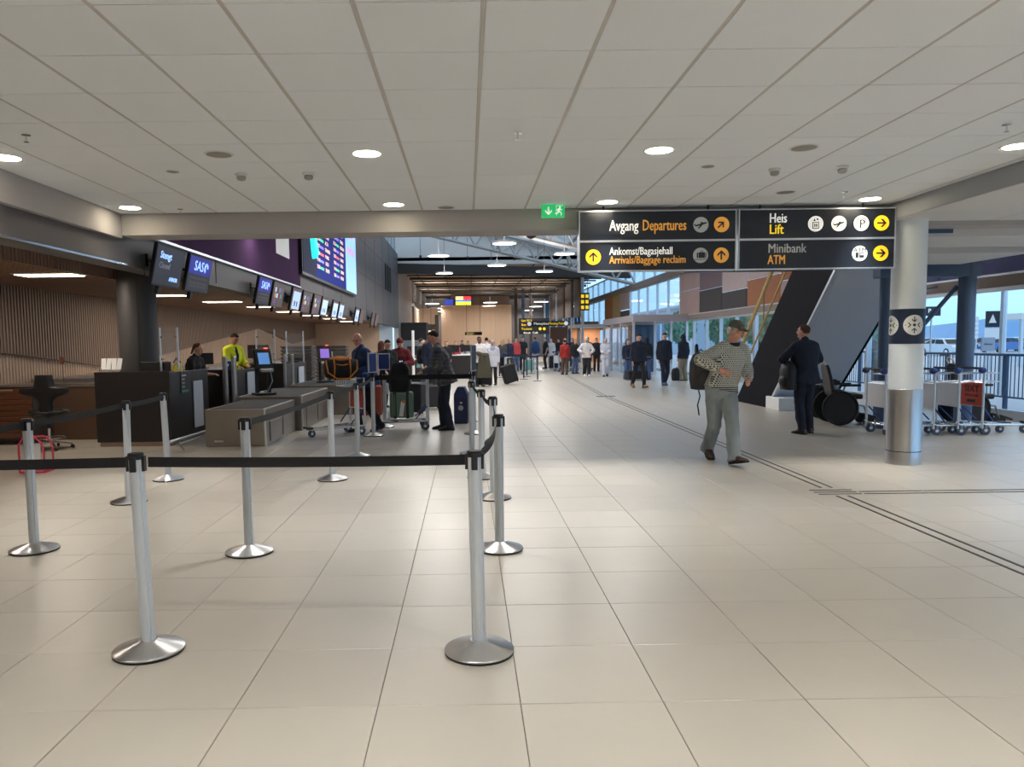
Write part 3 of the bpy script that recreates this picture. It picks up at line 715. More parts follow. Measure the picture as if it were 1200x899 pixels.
st(14, .15, 8.42, 'satin steel belt post, fourth of the centre row going back')
st(15, .05, 10.25, 'satin steel belt post, fifth of the centre row going back')
st(16, .10, 12.55, 'satin steel belt post with a tall navy sign, end of the centre row')
st(17, .06, 14.6, 'satin steel belt post half hidden behind the last navy sign')
belt(S[2], -1.61, 3.67, .006); belt(S[1], -3.3, 3.67, .006); belt(S[3], -3.3, 3.65, .0)
belt(S[6], -3.28, 5.60, .01); belt(S[7], -3.34, 7.33, .01); belt(S[4], -1.54, 8.42, .015); belt(S[8], -1.5, 10.15, .01)
belt(S[9], -1.57, 12.45, .02); belt(S[2], .22, 5.44, .03, twist=True); belt(S[5], .24, 7.27, .06); belt(S[13], .15, 8.42, .05)
belt(S[14], .05, 10.25, .03); belt(S[15], .10, 12.55, .03); belt(S[16], -1.57, 12.45, .0, z=.965, w=.08)
def post_sign(t, w, h, rz):
    s = MB().box((0, 0, 1.05+h/2), (w, .025, h)).build('sign_frame', M_ALU, t, rot=(0, 0, rz))
    MB().box((0, -.014, 1.05+h/2), (w-.03, .004, h-.03)).box((0, .014, 1.05+h/2), (w-.03, .004, h-.03)).build('sign_face', M_NAVY if h > .35 else mat('sign_blue', (40, 62, 128), .5), s)
    MB().box((0, 0, 1.025), (.05, .05, .05)).build('sign_clamp', M_BLACK, t)
post_sign(S[10], .22, .33, rad(62)); post_sign(S[11], .22, .30, rad(8)); post_sign(S[16], .30, .44, rad(75))
# navy rope barrier posts further back
for i, (px_, yb) in enumerate([(2.62, 31.0), (2.95, 33.5), (3.05, 29.5), (2.0, 35.0), (1.7, 33.0), (3.4, 36.5)]):
    labs = ['second from the right', 'behind the front pair', 'rightmost of the front pair', 'rear, left of the group', 'nearest the black suitcase', 'farthest back on the right']
    t = stanchion(px_-.3, yb, 'slim navy barrier post far down the hall, '+labs[i], col=M_NAVY, slim=True, H=1.02)
    t['group'] = 'navy barrier posts in the distance'
    if i in (0, 3, 4): belt(t, *( (2.75, 29.5) if i == 0 else (2.65, 33.5) if i == 3 else (2.32, 31.0)), 0, z=.95, w=.07, m=M_NAVY)

# ---- dark pillar
t = thing('dark_pillar', 'thick anthracite round pillar behind the wide black counter', 'column', (-5.28, 12.2, 0))
MB().lathe([(.295, 0), (.295, 3.0)], 40).build('shaft', mat('pillar_dark', (64, 62, 62), .5), t, smooth=40)
MB().box((.12, -.27, 1.5), (.006, .01, 3.0)).build('seam', M_BLACK, t)
# ---- check-in counter (wide black)
def counter(x0, x1, y0, y1, h, label, facez=None):
    t = thing('check_in_desk', label, 'counter', ((x0+x1)/2, (y0+y1)/2, 0)); w = x1-x0; d = y1-y0
    MB().bx(-w/2, w/2, -d/2, -d/2+.04, .07, h).build('front_panel', M_BLACKLAM, t, bevel=.003)
    MB().bx(w/2-.04, w/2, -d/2+.04, d/2, .07, h).build('side_panel', M_BLACKLAM, t, bevel=.003)
    MB().bx(-w/2, -w/2+.04, -d/2+.04, d/2, .07, h).build('side_panel', M_BLACKLAM, t)
    MB().bx(-w/2+.03, w/2-.02, -d/2+.03, d/2, 0, .07).build('plinth', mat('plinth_beige', (160, 140, 120), .5), t)
    MB().bx((-w/2 if w > 1.2 or x0 < -5.8 else w/2-.5)+.04 if label[0] != 'w' else .12, w/2-.04, -d/2+.04, d/2, .80, .84).build('worktop', mat('desk_grey', (120, 120, 122), .4), t)
    MB().bx(-w/2, w/2, -d/2, -d/2+.22, h, h+.015).build('ledge', M_BLACKLAM, t)
    return t
k1 = counter(-5.68, -4.54, 11.5, 13.2, 1.13, 'wide black check-in counter in front of the dark pillar')
MB().bx(.572, .59, .1, .52, .18, .95).build('grey_side_board', M_GREYP, k1)['label'] = 'light grey panel'
lf = MB().bx(.572, .58, -.42, -.1, .78, 1.12).build('leaflet_holder', M_BLACK, k1)
MB().bx(.58, .583, -.41, -.11, .79, .83).build('green_strip', mat('leaf_strip_green', (50, 130, 90), .5), lf)
for zt in (1.06, 1.0, .94, .88): text('BOARDING' if zt > 1.05 else '12 34 5', .035, M_TDIM, lf, (.584, -.38, zt), (PI/2, 0, PI/2))
# footrail
t = thing('foot_rail', 'low tubular steel rail along the side of the black counter', 'rail', (-4.25, 11.0, 0))
MB().tube([(-.02, -.25, .16), (.05, 1.5, .16)], .022, 8).tube([(.1, -.2, .13), (.16, 1.5, .13)], .012, 8).build('rail', M_ALU, t, smooth=50)
for y in (.0, 1.3): MB().tube([(0, y, .15), (.08, y, 0)], .014, 6).build('foot', M_STEELD, t)
# monitor on it, paper stand
def desk_monitor(loc, rz, label, lit=False):
    t = thing('desk_monitor', label, 'monitor', loc, rz)
    MB().box((0, 0, .27), (.5, .035, .32)).build('screen_housing', M_BLACK, t, bevel=.008); MB().box((0, .02, .12), (.05, .03, .2)).build('neck', M_BLACK, t)
    MB().box((0, .02, .01), (.24, .18, .02)).build('foot', M_BLACK, t)
    MB().box((0, -.019, .275), (.46, .004, .27)).build('screen', M_SCREENB if not lit else mat('screen_pale', (150, 190, 230), .4, emit=1.2), t)
    return t
desk_monitor((-4.90, 11.9, .86), rad(172), 'black computer monitor seen from behind on the wide black counter')
t = thing('brochure_stand', 'small stand of white leaflets on the left end of the black counter', 'leaflets', (-5.46, 11.62, 1.145))
MB().box((0, 0, .02), (.32, .16, .04)).build('tray', M_PLEXI, t)
for k in range(4): MB().box((-.12+k*.08, 0, .12), (.07, .02, .18), (rad(-15), rad(6*(k % 2)-3), 0)).build('leaflet', M_WHITE, t)
# plexi screens on steel posts
def sneeze(x, y, z, w, h, label, rz=0):
    t = thing('sneeze_screen', label, 'screen', (x, y, z), rz)
    for s_ in (-1, 1):
        MB().tube([(s_*w/2, 0, 0), (s_*w/2, 0, h)], .018, 8).build('post', M_ALU, t, smooth=50)
        for q in (.28, .78): MB().box((s_*(w/2-.02), 0, h*q), (.05, .03, .03)).build('clamp', M_CHROME, t)
    MB().box((0, 0, h*.55), (w-.06, .008, h*.75)).build('pane', M_PLEXI, t); return t
sneeze(-4.66, 11.85, 1.14, .27, .68, 'clear plexiglass screen between two steel tubes on the wide black counter')
# conveyor units (stainless)
def conveyor(x0, x1, y0, y1, h, label, h2=None):
    t = thing('weigh_conveyor', label, 'conveyor', ((x0+x1)/2, y0, 0)); w = x1-x0; d = y1-y0
    MB().add([(-w/2, 0, 0), (w/2, 0, 0), (w/2, d, 0), (-w/2, d, 0), (-w/2, 0, h2 or h), (w/2, 0, h), (w/2, d, h), (-w/2, d, h2 or h)], [(3, 2, 1, 0), (0, 1, 5, 4), (1, 2, 6, 5), (2, 3, 7, 6), (3, 0, 4, 7), (4, 5, 6, 7)]).build('housing', M_STEELD, t, bevel=.012)
    MB().bx(-w/2+.06, w/2-.06, .08, d-.05, h-.004, h+.006).build('belt_bed', M_RUBBER, t)
    MB().bx(w/2, w/2+.012, d*.12, d*.5, .05, h*.62).build('service_hatch', M_STEELD, t, bevel=.003); MB().bx(w/2, w/2+.012, d*.54, d*.93, .05, h*.62).build('service_hatch', M_STEELD, t, bevel=.003)
    MB().bx(w/2-.02, w/2+.004, -.004, .02, 0, h).build('corner_trim', M_ALU, t)
    MB().bx(-w*.35, -w*.2, -.012, 0, .07, .1).build('latch', M_CHROME, t)
    return t
conveyor(-3.97, -3.06, 11.34, 13.3, .565, 'low stainless steel luggage conveyor end, nearest the belt posts')
conveyor(-4.1, -2.95, 13.4, 15.9, .62, 'stainless steel conveyor behind the nearest one, under the kiosk')
conveyor(-3.85, -2.4, 16.3, 18.4, .66, 'wide dull grey conveyor block between the kiosk and the duffel bag cart')
# second desk and third desk
k2 = counter(-5.9, -4.55, 14.6, 16.2, 1.05, 'black check-in desk where the woman in black types')
k3 = counter(-5.35, -4.1, 17.0, 19.2, 1.1, 'black check-in desk of the man in the yellow jacket')
MB().bx(.69, .71, .1, .65, .35, .98).build('grey_side_board', M_GREYP, k2); MB().bx(.64, .66, .1, .7, .3, 1.0).build('grey_side_board', M_GREYP, k3)
desk_monitor((-5.52, 15.9, 1.06), rad(200), 'black monitor on the second desk, left of the yellow jacket').scale = (.7, .8, .75); desk_monitor((-5.05, 18.3, 1.11), rad(188), 'dark monitor on the third desk with a lit label', True)
t = thing('blue_tub', 'round blue tub with white lid on the second desk', 'tub', (-4.72, 15.0, 1.05)); MB().lathe([(0, 0), (.075, 0), (.085, .16), (.085, .17)], 20).build('body', M_BLUEPL, t, smooth=40); MB().lathe([(.088, .165), (.088, .185), (0, .19)], 20).build('lid', M_WHITE, t, smooth=40); text('IT', .07, M_TWHITE, t, (-.04, -.084, .09))
t = thing('paper_cup', 'reddish brown paper cup at the edge of the second desk', 'cup', (-5.35, 14.75, 1.06)); MB().lathe([(0, 0), (.032, 0), (.04, .12)], 16).build('cup', mat('cup_brown', (110, 54, 44), .6), t, smooth=40); MB().lathe([(.042, .118), (.042, .13), (0, .132)], 16).build('lid', M_WHITE, t, smooth=40)
t = thing('yellow_bag', 'small yellow bag on the wide black counter behind the screen', 'bag', (-4.72, 12.3, .84)); MB().ell((0, 0, .2), (.1, .08, .22)).build('pouch', mat('bag_yellow', (226, 206, 40), .6), t, smooth=60); MB().tube([(-.06, 0, .42), (0, 0, .5), (.06, 0, .42)], .01, 6).build('strap', M_BLACK, t)
sneeze(-4.62, 17.35, 1.11, .42, .78, 'plexiglass screen on two steel tubes right of the yellow jacket'); sneeze(-4.3, 18.9, 1.11, .42, .76, 'plexiglass screen behind the self-service kiosk')
# steel bollard pairs
def bollards(x, y, h, label, z0=.6, w=.1, dx=.2):
    t = thing('steel_bollards', label, 'bollard', (x, y, 0))
    for s_ in (-1, 1): MB().box((s_*dx/2, 0, h/2), (w*.5, w, h)).build('bollard', M_STEEL, t, bevel=.012)
bollards(-4.33, 13.75, 1.33, 'pair of flat steel guard posts in front of the second desk', dx=.16, w=.13)
bollards(-4.0, 16.9, 1.32, 'pair of flat steel guard posts before the nearer tray stack', dx=.17, w=.1)
bollards(-3.55, 19.3, 1.35, 'pair of flat steel guard posts between the two tray stacks', dx=.17, w=.1); bollards(-2.7, 22.5, 1.3, 'pair of flat steel guard posts behind the duffel bag', dx=.17, w=.1)
# stacks of trays
def trays(x, y, n, label, w=.82, z0=0):
    for k in range(n):
        if k == 0:
            t = thing('luggage_tray', label+', lowest', 'tray', (x, y, z0), 0, label+' group')
            m = MB(); m.loft([[(a*w/2*q, b*.3*q, z) for a, b in ((-1, -1), (1, -1), (1, 1), (-1, 1))] for q, z in ((.9, 0), (1, .07), (1.02, .07), (1.02, .085), (.98, .085), (.88, .012))]); m.build('tray_body', mat('tray_grey', (84, 82, 82), .55), t)
            MB().box((0, -.306, .05), (.14, .012, .03)).build('tray_handle', M_BLACK, t); base = t
            t['group'] = label
        else:
            o_ = dup(base, (x+random.uniform(-.012, .012), y+random.uniform(-.01, .01), z0+k*.094), None, label+(', topmost' if k == n-1 else ', number %s from the top' % ('zero one two three four five six seven eight nine ten eleven twelve thirteen fourteen fifteen sixteen'.split()[n-k]))); 
trays(-4.5, 20.2, 16, 'grey tray in the left stack by the kiosk'); trays(-3.95, 22.2, 16, 'grey tray in the right stack behind the duffel', .9)
# self-service kiosks
def kiosk(x, y, z, rz, label, lit):
    t = thing('check_in_kiosk', label, 'kiosk', (x, y, z), rz); t.scale = (1.0, 1.0, .63)
    MB().box((0, 0, .03), (.36, .34, .06)).build('base', M_BLACK, t, bevel=.006)
    for s_ in (-1, 1): MB().box((s_*.11, .03, .42), (.05, .07, .8)).build('leg', M_BLACK, t)
    h = MB().box((0, 0, 1.02), (.32, .12, .62), (rad(-16), 0, 0)).build('head', M_BLACK, t, bevel=.02)
    MB().box((0, -.062, 1.05), (.2, .006, .34), (rad(-16), 0, 0)).build('screen', mat(lit, {'kiosk_blue': (90, 140, 200), 'kiosk_violet': (140, 110, 200)}[lit], .3, emit=.7), t)
    MB().box((.02, -.13, .72), (.22, .16, .08), (rad(14), 0, 0)).build('printer_tray', M_WHITE, t, bevel=.01)
    MB().box((.06, 0, 1.34), (.06, .04, .02)).build('status_light', mat('red_light', (255, 90, 70), .4, emit=4), t)
    MB().tube([(.1, -.1, .7), (.13, -.12, .4), (.05, -.1, .12), (0, 0, .06)], .01, 6).build('cable', M_GREYP, t)
    MB().box((.2, -.06, .86), (.1, .12, .06), (0, rad(30), 0)).build('card_reader', M_BLACK, t)
kiosk(-3.72, 13.75, .626, rad(32), 'black self-service kiosk with blue screen on the stainless conveyor', 'kiosk_blue')
kiosk(-3.25, 17.2, .666, rad(18), 'black self-service kiosk with violet screen behind the duffel bag', 'kiosk_violet')
# office chair
t = thing('office_chair', 'black saddle-backed office chair on a five-star chrome base', 'chair', (-6.32, 11.35, 0), rad(8)); t.scale = (1, 1, .88)
for k in range(5):
    a = k*2*PI/5+.3; e_ = (math.cos(a)*.3, math.sin(a)*.3)
    l_ = MB().tube([(0, 0, .13), (e_[0]*.6, e_[1]*.6, .1), (e_[0], e_[1], .07)], .014, 8).build('leg', M_CHROME, t, smooth=50)
    MB().lathe([(0, -.012), (.03, -.012), (.03, .012), (0, .012)], 12).build('caster', M_BLACK, l_, (e_[0], e_[1], .032), rot=(PI/2, 0, a))
MB().tube([(math.cos(q*PI/12)*.22, math.sin(q*PI/12)*.22, .2) for q in range(24)], .009, 6, closed=True).build('foot_ring', M_CHROME, t, smooth=60)
MB().tube([(0, 0, .1), (0, 0, .38)], .022, 10).build('gas_lift', M_CHROME, t); MB().tube([(0, 0, .36), (0, 0, .6)], .032, 10).build('column', M_BLACK, t)
m = MB()
for s_ in (-1, 1): m.ell((s_*.12, .0, .64), (.17, .2, .06))
m.ell((0, 0, .63), (.16, .2, .045)); so = m.build('seat', M_BLACK, t, smooth=60)
bk = [(-.13, .62), (-.1, .75), (-.12, .86), (-.32, .96), (-.35, 1.0), (-.34, 1.05), (-.15, 1.06), (-.12, 1.28), (.12, 1.28), (.15, 1.06), (.34, 1.05), (.35, 1.0), (.32, .96), (.12, .86), (.1, .75), (.13, .62)]
b_ = MB()
k = 0
rows = [(.62, .13), (.70, .105), (.78, .10), (.85, .12), (.90, .18), (.95, .30), (.98, .345), (1.02, .35), (1.055, .33), (1.07, .17), (1.12, .145), (1.2, .13), (1.28, .12)]
rg_ = []
for z, w in rows: rg_.append([(-w, -.13+.03*math.cos(w*4), z), (-w/2, -.16, z), (w/2, -.16, z), (w, -.13+.03*math.cos(w*4), z), (w, -.09, z), (w/2, -.12, z), (-w/2, -.12, z), (-w, -.09, z)])
bo = b_.loft(rg_).build('backrest', M_BLACK, t, smooth=60, bevel=.008)
# brown counter bodies on the left, steel shelf on the back wall
t = thing('wooden_cabinet', 'brown slatted wooden cabinet at the left edge', 'cabinet', (-7.25, 11.9, 0))
MB().bx(-.5, .38, 0, .55, .08, .92).build('carcass', M_DKBROWN, t); MB().bx(-.52, .4, -.02, .57, .92, .95).build('top', M_STEELD, t)
for k in range(9): MB().box((-.06, -.012, .15+k*.088), (.86, .022, .076), (rad(12), 0, 0)).build('slat', M_WOODB, t, bevel=.004)
MB().bx(-.1, .1, -.03, -.02, .86, .88).build('handle', M_CHROME, t)
t = thing('conveyor_cover', 'brown-grey metal conveyor housing behind the office chair', 'conveyor', (-6.4, 12.5, 0))
MB().bx(-.75, .55, 0, .65, 0, .88).build('housing', mat('brown_metal', (104, 82, 68), .4, .5, var=.06), t, bevel=.006); MB().bx(-.78, .58, -.02, .67, .88, .93).build('top', M_STEELD, t)
MB().bx(.34, .36, -.012, 0, .02, .86).build('door_seam', M_CHROME, t)
t = thing('back_conveyor', 'long low steel conveyor running along the ribbed wall', 'conveyor', (-7.2, 13, 0)); MB().bx(-.55, .45, .4, 25, .75, .98).build('bed', M_STEEL, t); MB().bx(-.5, .4, .4, 25, 0, .75).build('skirt', mat('brown_metal', (104, 82, 68), .4, .5), t)
for k, (x, y, l) in enumerate([(-6.9, 12.9, 'left of the office chair'), (-6.9, 19.5, 'behind the woman at the desk')]):
    t = thing('hand_scanner', 'small brown scanner on a thin stand '+l, 'scanner', (x, y, .98 if y > 14.7 else .93)); MB().tube([(0, 0, 0), (0, 0, .34)], .008, 6).build('stand', M_CHROME, t); MB().box((0, 0, .38), (.05, .05, .12), (0, .2, 0)).build('scanner_head', mat('scanner_brown', (120, 72, 56), .5), t)
    MB().lathe([(0, 0), (.06, 0), (.06, .01), (0, .01)], 12).build('foot', M_CHROME, t)
# red bag frame on the floor at left edge
t = thing('baggage_gauge', 'pink-red tubular frame standing on the floor at the left edge', 'frame', (-5.2, 9.2, 0))
for s_ in (-1, 1):
    MB().tube([(-.25, s_*.1, .02), (-.25, s_*.1, .36), (-.2, s_*.1, .43), (-.05, s_*.1, .44), (.03, s_*.1, .38), (.05, s_*.1, .25), (.05, s_*.1, .02)], .012, 8).build('hoop', mat('pink_red', (208, 50, 84), .4), t, smooth=60)
MB().tube([(-.25, -.1, .02), (.05, -.1, .02), (.05, .1, .02), (-.25, .1, .02)], .012, 8, closed=True).build('floor_loop', MATS['pink_red'], t, smooth=60)
MB().box((-.13, 0, .22), (.16, .02, .28)).build('label_board', M_WHITE, t)

# ---- monitors on the dark wall
M_MONB = mat('monitor_bezel', (16, 16, 18), .4)
M_SDARK = mat('screen_slate', (40, 46, 58), .3, emit=.5); M_SBLUE = mat('screen_royal', (36, 40, 132), .3, emit=.9); M_SBROWN = mat('screen_taupe', (96, 82, 82), .4, emit=.4); M_SPALE = mat('screen_light_blue', (170, 196, 230), .4, emit=.9)
M_SYMB = mat('screen_text_blue', (150, 190, 255), .4, emit=1.6); M_SYMW = mat('screen_text_white', (215, 220, 230), .4, emit=1.0)
mons = [(9.6, 'a'), (10.72, 'b'), (14.25, 'b'), (15.35, 'c'), (17.0, 'd'), (18.1, 'c'), (19.35, 'c'), (20.45, 'd'), (22.1, 'd'), (23.2, 'd'), (26.6, 'd'), (27.8, 'e'), (31.2, 'e'), (32.4, 'e')]
ords = ['first and nearest, showing Stengt Closed', 'second, royal blue with white letters above grey lines', 'third, blue top half', 'fourth, coloured tiles on taupe', 'fifth, pale blue sheet', 'sixth, taupe with few tiles', 'seventh, taupe beside a pale one', 'eighth, pale blue', 'ninth, pale blue with dark marks', 'tenth, pale blue, half hidden', 'eleventh, narrow pale one', 'twelfth, dark taupe', 'thirteenth, dark, last pair', 'fourteenth, farthest of the row']
for (y, kind), od in zip(mons, ords):
    t = thing('wall_monitor', 'black monitor hanging above the check-in desks, '+od, 'monitor', (-3.93, y, 2.57), 0, 'monitors above the check-in desks')
    # local: width along Y, faces +X and tilts down
    h = Matrix.Rotation(rad(12), 4, 'Y')
    def P(c, d, name, m, par=t): 
        q = MB().box(c, d); q.v = [h @ v for v in q.v]; return q.build(name, m, par)
    P((0, .45, 0), (.045, .92, .53), 'screen_housing', M_MONB)
    sc = P((.024, .45, 0), (.004, .88, .49), 'screen', {'a': M_SDARK, 'b': M_SDARK, 'c': M_SBROWN, 'd': M_SBROWN, 'e': M_SBROWN}[kind])
    def T(s_, size, m, yy, zz, w=None):
        o_ = text(s_, size, m, sc, (0, 0, 0), rot=(0, 0, 0), width=w); 
        for v in o_.data.vertices:
            # text lies in XY (x right, y up) -> panel: right is +Y, up is +Z
            p = h @ Vector((.028+v.co.z, yy+v.co.x, zz+v.co.y)); v.co = p
    if kind == 'a':
        T('Stengt', .13, M_SYMB, .12, .13, .36); T('Closed', .11, mat('screen_text_grey', (120, 124, 132), .4, emit=.6), .12, .0, .34); T('AVINOR', .08, M_SYMB, .5, -.16, .28)
    if kind == 'b':
        P((.027, .45, .12), (.003, .88, .25), 'blue_field', M_SBLUE, sc); T('SAS', .2, M_SYMB, .2, .11, .36)
        q = MB()
        for rr in (.045, .07): q.tube([(.03, .68+rr*math.cos(a*PI/8), .11+rr*math.sin(a*PI/8)) for a in range(12)], .006, 4)
        q.v = [h @ v for v in q.v]; q.build('airline_mark', M_SYMB, sc)
        for z_ in (-.06, -.13, -.18): T('BAGASJE INNLEVERING', .05, mat('screen_text_dim', (110, 108, 108), .5, emit=.3), .1, z_, .68)
    if kind == 'c':
        random.seed(int(y*10))
        for k in range(9):
            cm = [M_SPALE, M_RED, mat('tile_teal', (80, 150, 150), .5, emit=.5), mat('tile_violet', (120, 90, 170), .5, emit=.5), M_TAMB][k % 5]
            P((.028, .2+(k % 4)*.15, .1-(k//4)*.12), (.003, .11, .09), 'icon_tile', cm, sc)
    if kind == 'd':
        P((.028, .45, -.02), (.003, .7, .40), 'pale_sheet', M_SPALE, sc)
        for yy in (.32, .55): P((.030, yy, -.1), (.003, .1, .12), 'dark_figure', M_SDARK, sc)
        T('BAGASJE', .07, M_SDARK, .25, .1, .4)
    P((-.01, .3, -.31), (.05, .09, .12), 'camera_box', M_BLACK)
    MB().tube([(-.17, .2, .06), (-.02, .3, .04)], .02, 6).tube([(-.17, .2, -.02), (-.17, .2, .14)], .03, 6).build('wall_bracket', M_BLACK, t)
    MB().tube([(-.14, .05, .1), (-.1, -.06, .04), (-.1, -.02, -.16), (-.04, .08, -.24)], .006, 5).build('cable', M_BLACK, t)
# banner
t = thing('purple_banner', 'long deep purple banner with a blank white square, high on the dark wall', 'banner', (-4.1, 9.3, 2.95))
MB().bx(.005, .03, 0, 9.4, 0, 3.4).build('cloth', M_PURPLE, t); MB().bx(.005, .05, 0, 9.4, -.035, 0).build('bottom_rail', M_ALU, t)
MB().bx(.03, .034, 7.1, 8.3, .55, 2.0).build('white_square', M_WHITE, t)
# departure board
t = thing('departure_board', 'very large lit flight information screen on the dark wall', 'screen', (-4.1, 19.3, 3.33))
MB().bx(0, .12, -.75, 8.25, -.08, 3.25).build('housing', M_MONB, t)
bd = MB().bx(.12, .13, 0, 5.9, 0, 3.2).build('screen', mat('board_navy', (44, 52, 116), .95, spec=.05, emit=.75), t)
MB().bx(.12, .131, -.65, .95, 0, 3.2).build('picture_field', mat('board_slate', (60, 62, 78), .95, spec=.05, emit=.5), bd)
MB().bx(.12, .132, 5.9, 8.2, 0, 3.2).build('light_field', mat('board_lightblue', (150, 190, 246), .95, spec=.05, emit=1.0), bd)
text('AVGANG', .3, mat('board_pink', (230, 120, 200), .4, emit=1), bd, (.134, 6.3, 1.9), (PI/2, 0, PI/2), width=1.3); text('DEPARTURES', .3, MATS['board_pink'], bd, (.134, 6.2, 1.35), (PI/2, 0, PI/2), width=1.5)
MB().tube([(.135, .0, 1.9), (.135, .25, 1.2), (.135, .5, .6), (.135, .55, .45)], [.08, .12, .16, .12], 8).build('cyan_streak', mat('cyan_light', (40, 230, 220), .4, emit=1.5), bd)
random.seed(5)
BC = [mat('row_green', (70, 220, 140), .4, emit=1), mat('row_violet', (130, 120, 250), .4, emit=1), mat('row_red', (250, 90, 90), .4, emit=1), mat('row_cream', (250, 214, 190), .4, emit=1)]
cities = ['OSLO', 'BERGEN', 'BODO', 'TROMSO', 'ALTA', 'LONDON', 'AMSTERDAM', 'STAVANGER', 'MOLDE', 'ALESUND', 'PARIS', 'KIRKENES', 'GDANSK']
for col_, y0 in enumerate((1.05, 3.6)):
    for r_ in range(15):
        z = 2.95-r_*.19
        text('%02d:%02d' % (6+r_, (r_*17) % 60), .15, BC[3], bd, (.134, y0, z), (PI/2, 0, PI/2), width=.38, name='time')
        MB().bx(.131, .134, y0+.46, y0+.98, z-.035, z+.035).build('status_bar', BC[2] if (r_*7+col_) % 6 == 0 else BC[(r_+col_) % 2], bd)
        text(cities[(r_*3+col_*5) % 13], .15, BC[3], bd, (.134, y0+1.2, z), (PI/2, 0, PI/2), width=.3+.05*len(cities[(r_*3+col_*5) % 13]), name='destination')

# ---- pendants in the high hall
pend = [(1.27, 25.0, 4.75, .8, 'large one in the middle of the hall, nearest fully visible'), (-1.0, 28.0, 4.72, .8, 'left row, nearest fully visible'), (1.3, 32, 4.75, .8, 'middle row, second'), (-1.0, 35, 4.72, .8, 'left row, second'), (3.75, 29, 4.85, .8, 'right row beside the big sign, nearer one'), (3.6, 35, 4.75, .8, 'right row, farther one'),
 (-1.15, 21.0, 4.65, .8, 'just under the ceiling edge on the left'), (-.75, 21.9, 4.72, .8, 'just under the ceiling edge, second'), (-4.6+.95, 14.4, 3.75, .55, 'before the purple banner'),
 (-2.8, 62, 4.75, 1.2, 'far left trio, highest'), (-2.85, 70, 4.75, 1.2, 'far left trio, middle'), (-2.8, 77, 4.75, 1.2, 'far left trio, lowest'), (1.95, 62, 4.8, 1.2, 'far middle trio, highest'), (2.0, 66.5, 4.75, 1.2, 'far middle trio, middle'), (1.9, 77, 4.75, 1.2, 'far middle trio, lowest'), (6.0, 61, 4.75, 1.2, 'far right trio, highest'), (6.3, 69, 4.75, 1.2, 'far right trio, middle'), (6.2, 77, 4.75, 1.2, 'far right trio, lowest'),
 (3.7, 18, 4.8, .8, 'hidden above the big sign'), (1.2, 16, 4.8, .8, 'hidden above the ceiling edge')]
for x, y, z, dd, l in pend:
    t = thing('pendant_lamp', 'flat round white pendant lamp, '+l, 'lamp', (x, y, z), 0, 'flat round pendants in the high hall')
    r = dd/2
    MB().lathe([(r*.96, .0), (r, .012), (r, .05), (r*.93, .065), (.06, .07), (0, .07)], 32).build('shade', M_WHITE, t, smooth=50)
    MB().lathe([(0, -.002), (r*.955, -.002), (r*.965, .01)], 32).build('diffuser', M_LAMP, t)
    MB().lathe([(.05, .07), (.03, .16), (.008, .2)], 12).build('canopy', M_CHROME, t)
    MB().tube([(0, 0, .18), (0, 0, (1.77 if y > 46 else roofz(x)-z+.02))], .008, 6).build('rod', M_PIPE, t)
    lamp_area('light', t, (0, 0, -.03), dd*.85, (P_PEND if y < 46 else P_PEND*1.5) if dd > .6 else 8, (1, .96, .92))
    if dd > .6: lamp_area('added_uplight', t, (0, 0, .1), dd*.85, P_PEND*(.9 if y < 46 else .7), (1, .97, .95), rot=(PI, 0, 0))  # upward fill added above each pendant to brighten roof and gable
# camera dome
t = thing('dome_camera', 'dark dome camera hanging before the trusses', 'camera', (1.5, 17.5, 4.0)); MB().lathe([(.0, .12), (.14, .12), (.15, .02), (.15, 0)], 20).build('housing', M_WHITE, t); MB().ell((0, 0, 0), (.13, .13, .12)).build('dome', M_BLACK, t, smooth=60); MB().tube([(0, 0, .1), (0, 0, roofz(1.5)-3.98)], .02, 6).build('pole', M_WHITE, t)
t = thing('loudspeaker', 'small grey tubular loudspeaker hanging under the trusses on the left', 'speaker', (-.95, 24.5, 4.95)); MB().lathe([(0, 0), (.11, 0), (.11, .32), (0, .32)], 18).build('body', M_GREYP, t, smooth=40); MB().tube([(0, 0, .3), (0, 0, roofz(-.95)-4.93)], .008, 6).build('cable', M_PIPE, t)
# far screens and signs
t = thing('far_screen', 'colourful red and yellow screen over the far wooden wall', 'screen', (-1.05, 72.7, 5.15)); MB().bx(0, 1.5, 0, .1, 0, .9).build('housing', M_MONB, t)
for a, b, c_, m in ((.02, .75, .45, mat('scr_cream', (250, 210, 150), .4, emit=1.4)), (.75, 1.48, .5, mat('scr_red', (240, 60, 70), .4, emit=1.4))): MB().bx(a, b, -.01, 0, c_, .88).build('upper_field', m, t)
MB().bx(.02, 1.48, -.01, 0, .02, .35).build('yellow_field', mat('scr_yellow', (220, 240, 70), .4, emit=1.4), t); MB().bx(.02, 1.48, -.012, 0, .35, .5).build('blue_stripe', mat('scr_blue', (70, 130, 230), .4, emit=1.2), t)
t = thing('far_blue_screen', 'small blue screen over the far wooden wall, left of the colourful one', 'screen', (-2.1, 72.7, 5.15)); MB().bx(0, .85, 0, .1, 0, .6).build('housing', M_MONB, t); MB().bx(.02, .83, -.01, 0, .02, .58).build('screen', mat('scr_navy', (50, 70, 170), .4, emit=1), t)
def hangsign(name, label, loc, w, h, parts_, ztop, m=M_SIGN):
    t = thing(name, label, 'sign', loc); MB().bx(0, w, 0, .1, 0, h).build('sign_panel', m, t)
    for x in (w*.1, w*.9): MB().tube([(x, .05, h), (x, .05, ztop-loc[2])], .015, 5).build('cable', M_BLACK, t)
    for s_, x, z, sz, mm, ww in parts_:
        if s_ == 'o': MB().poly(disc(x, z, sz), -.006, 0).build('roundel', mm, t)
        else: text(s_, sz, mm, t, (x, -.004, z), width=ww)
    return t
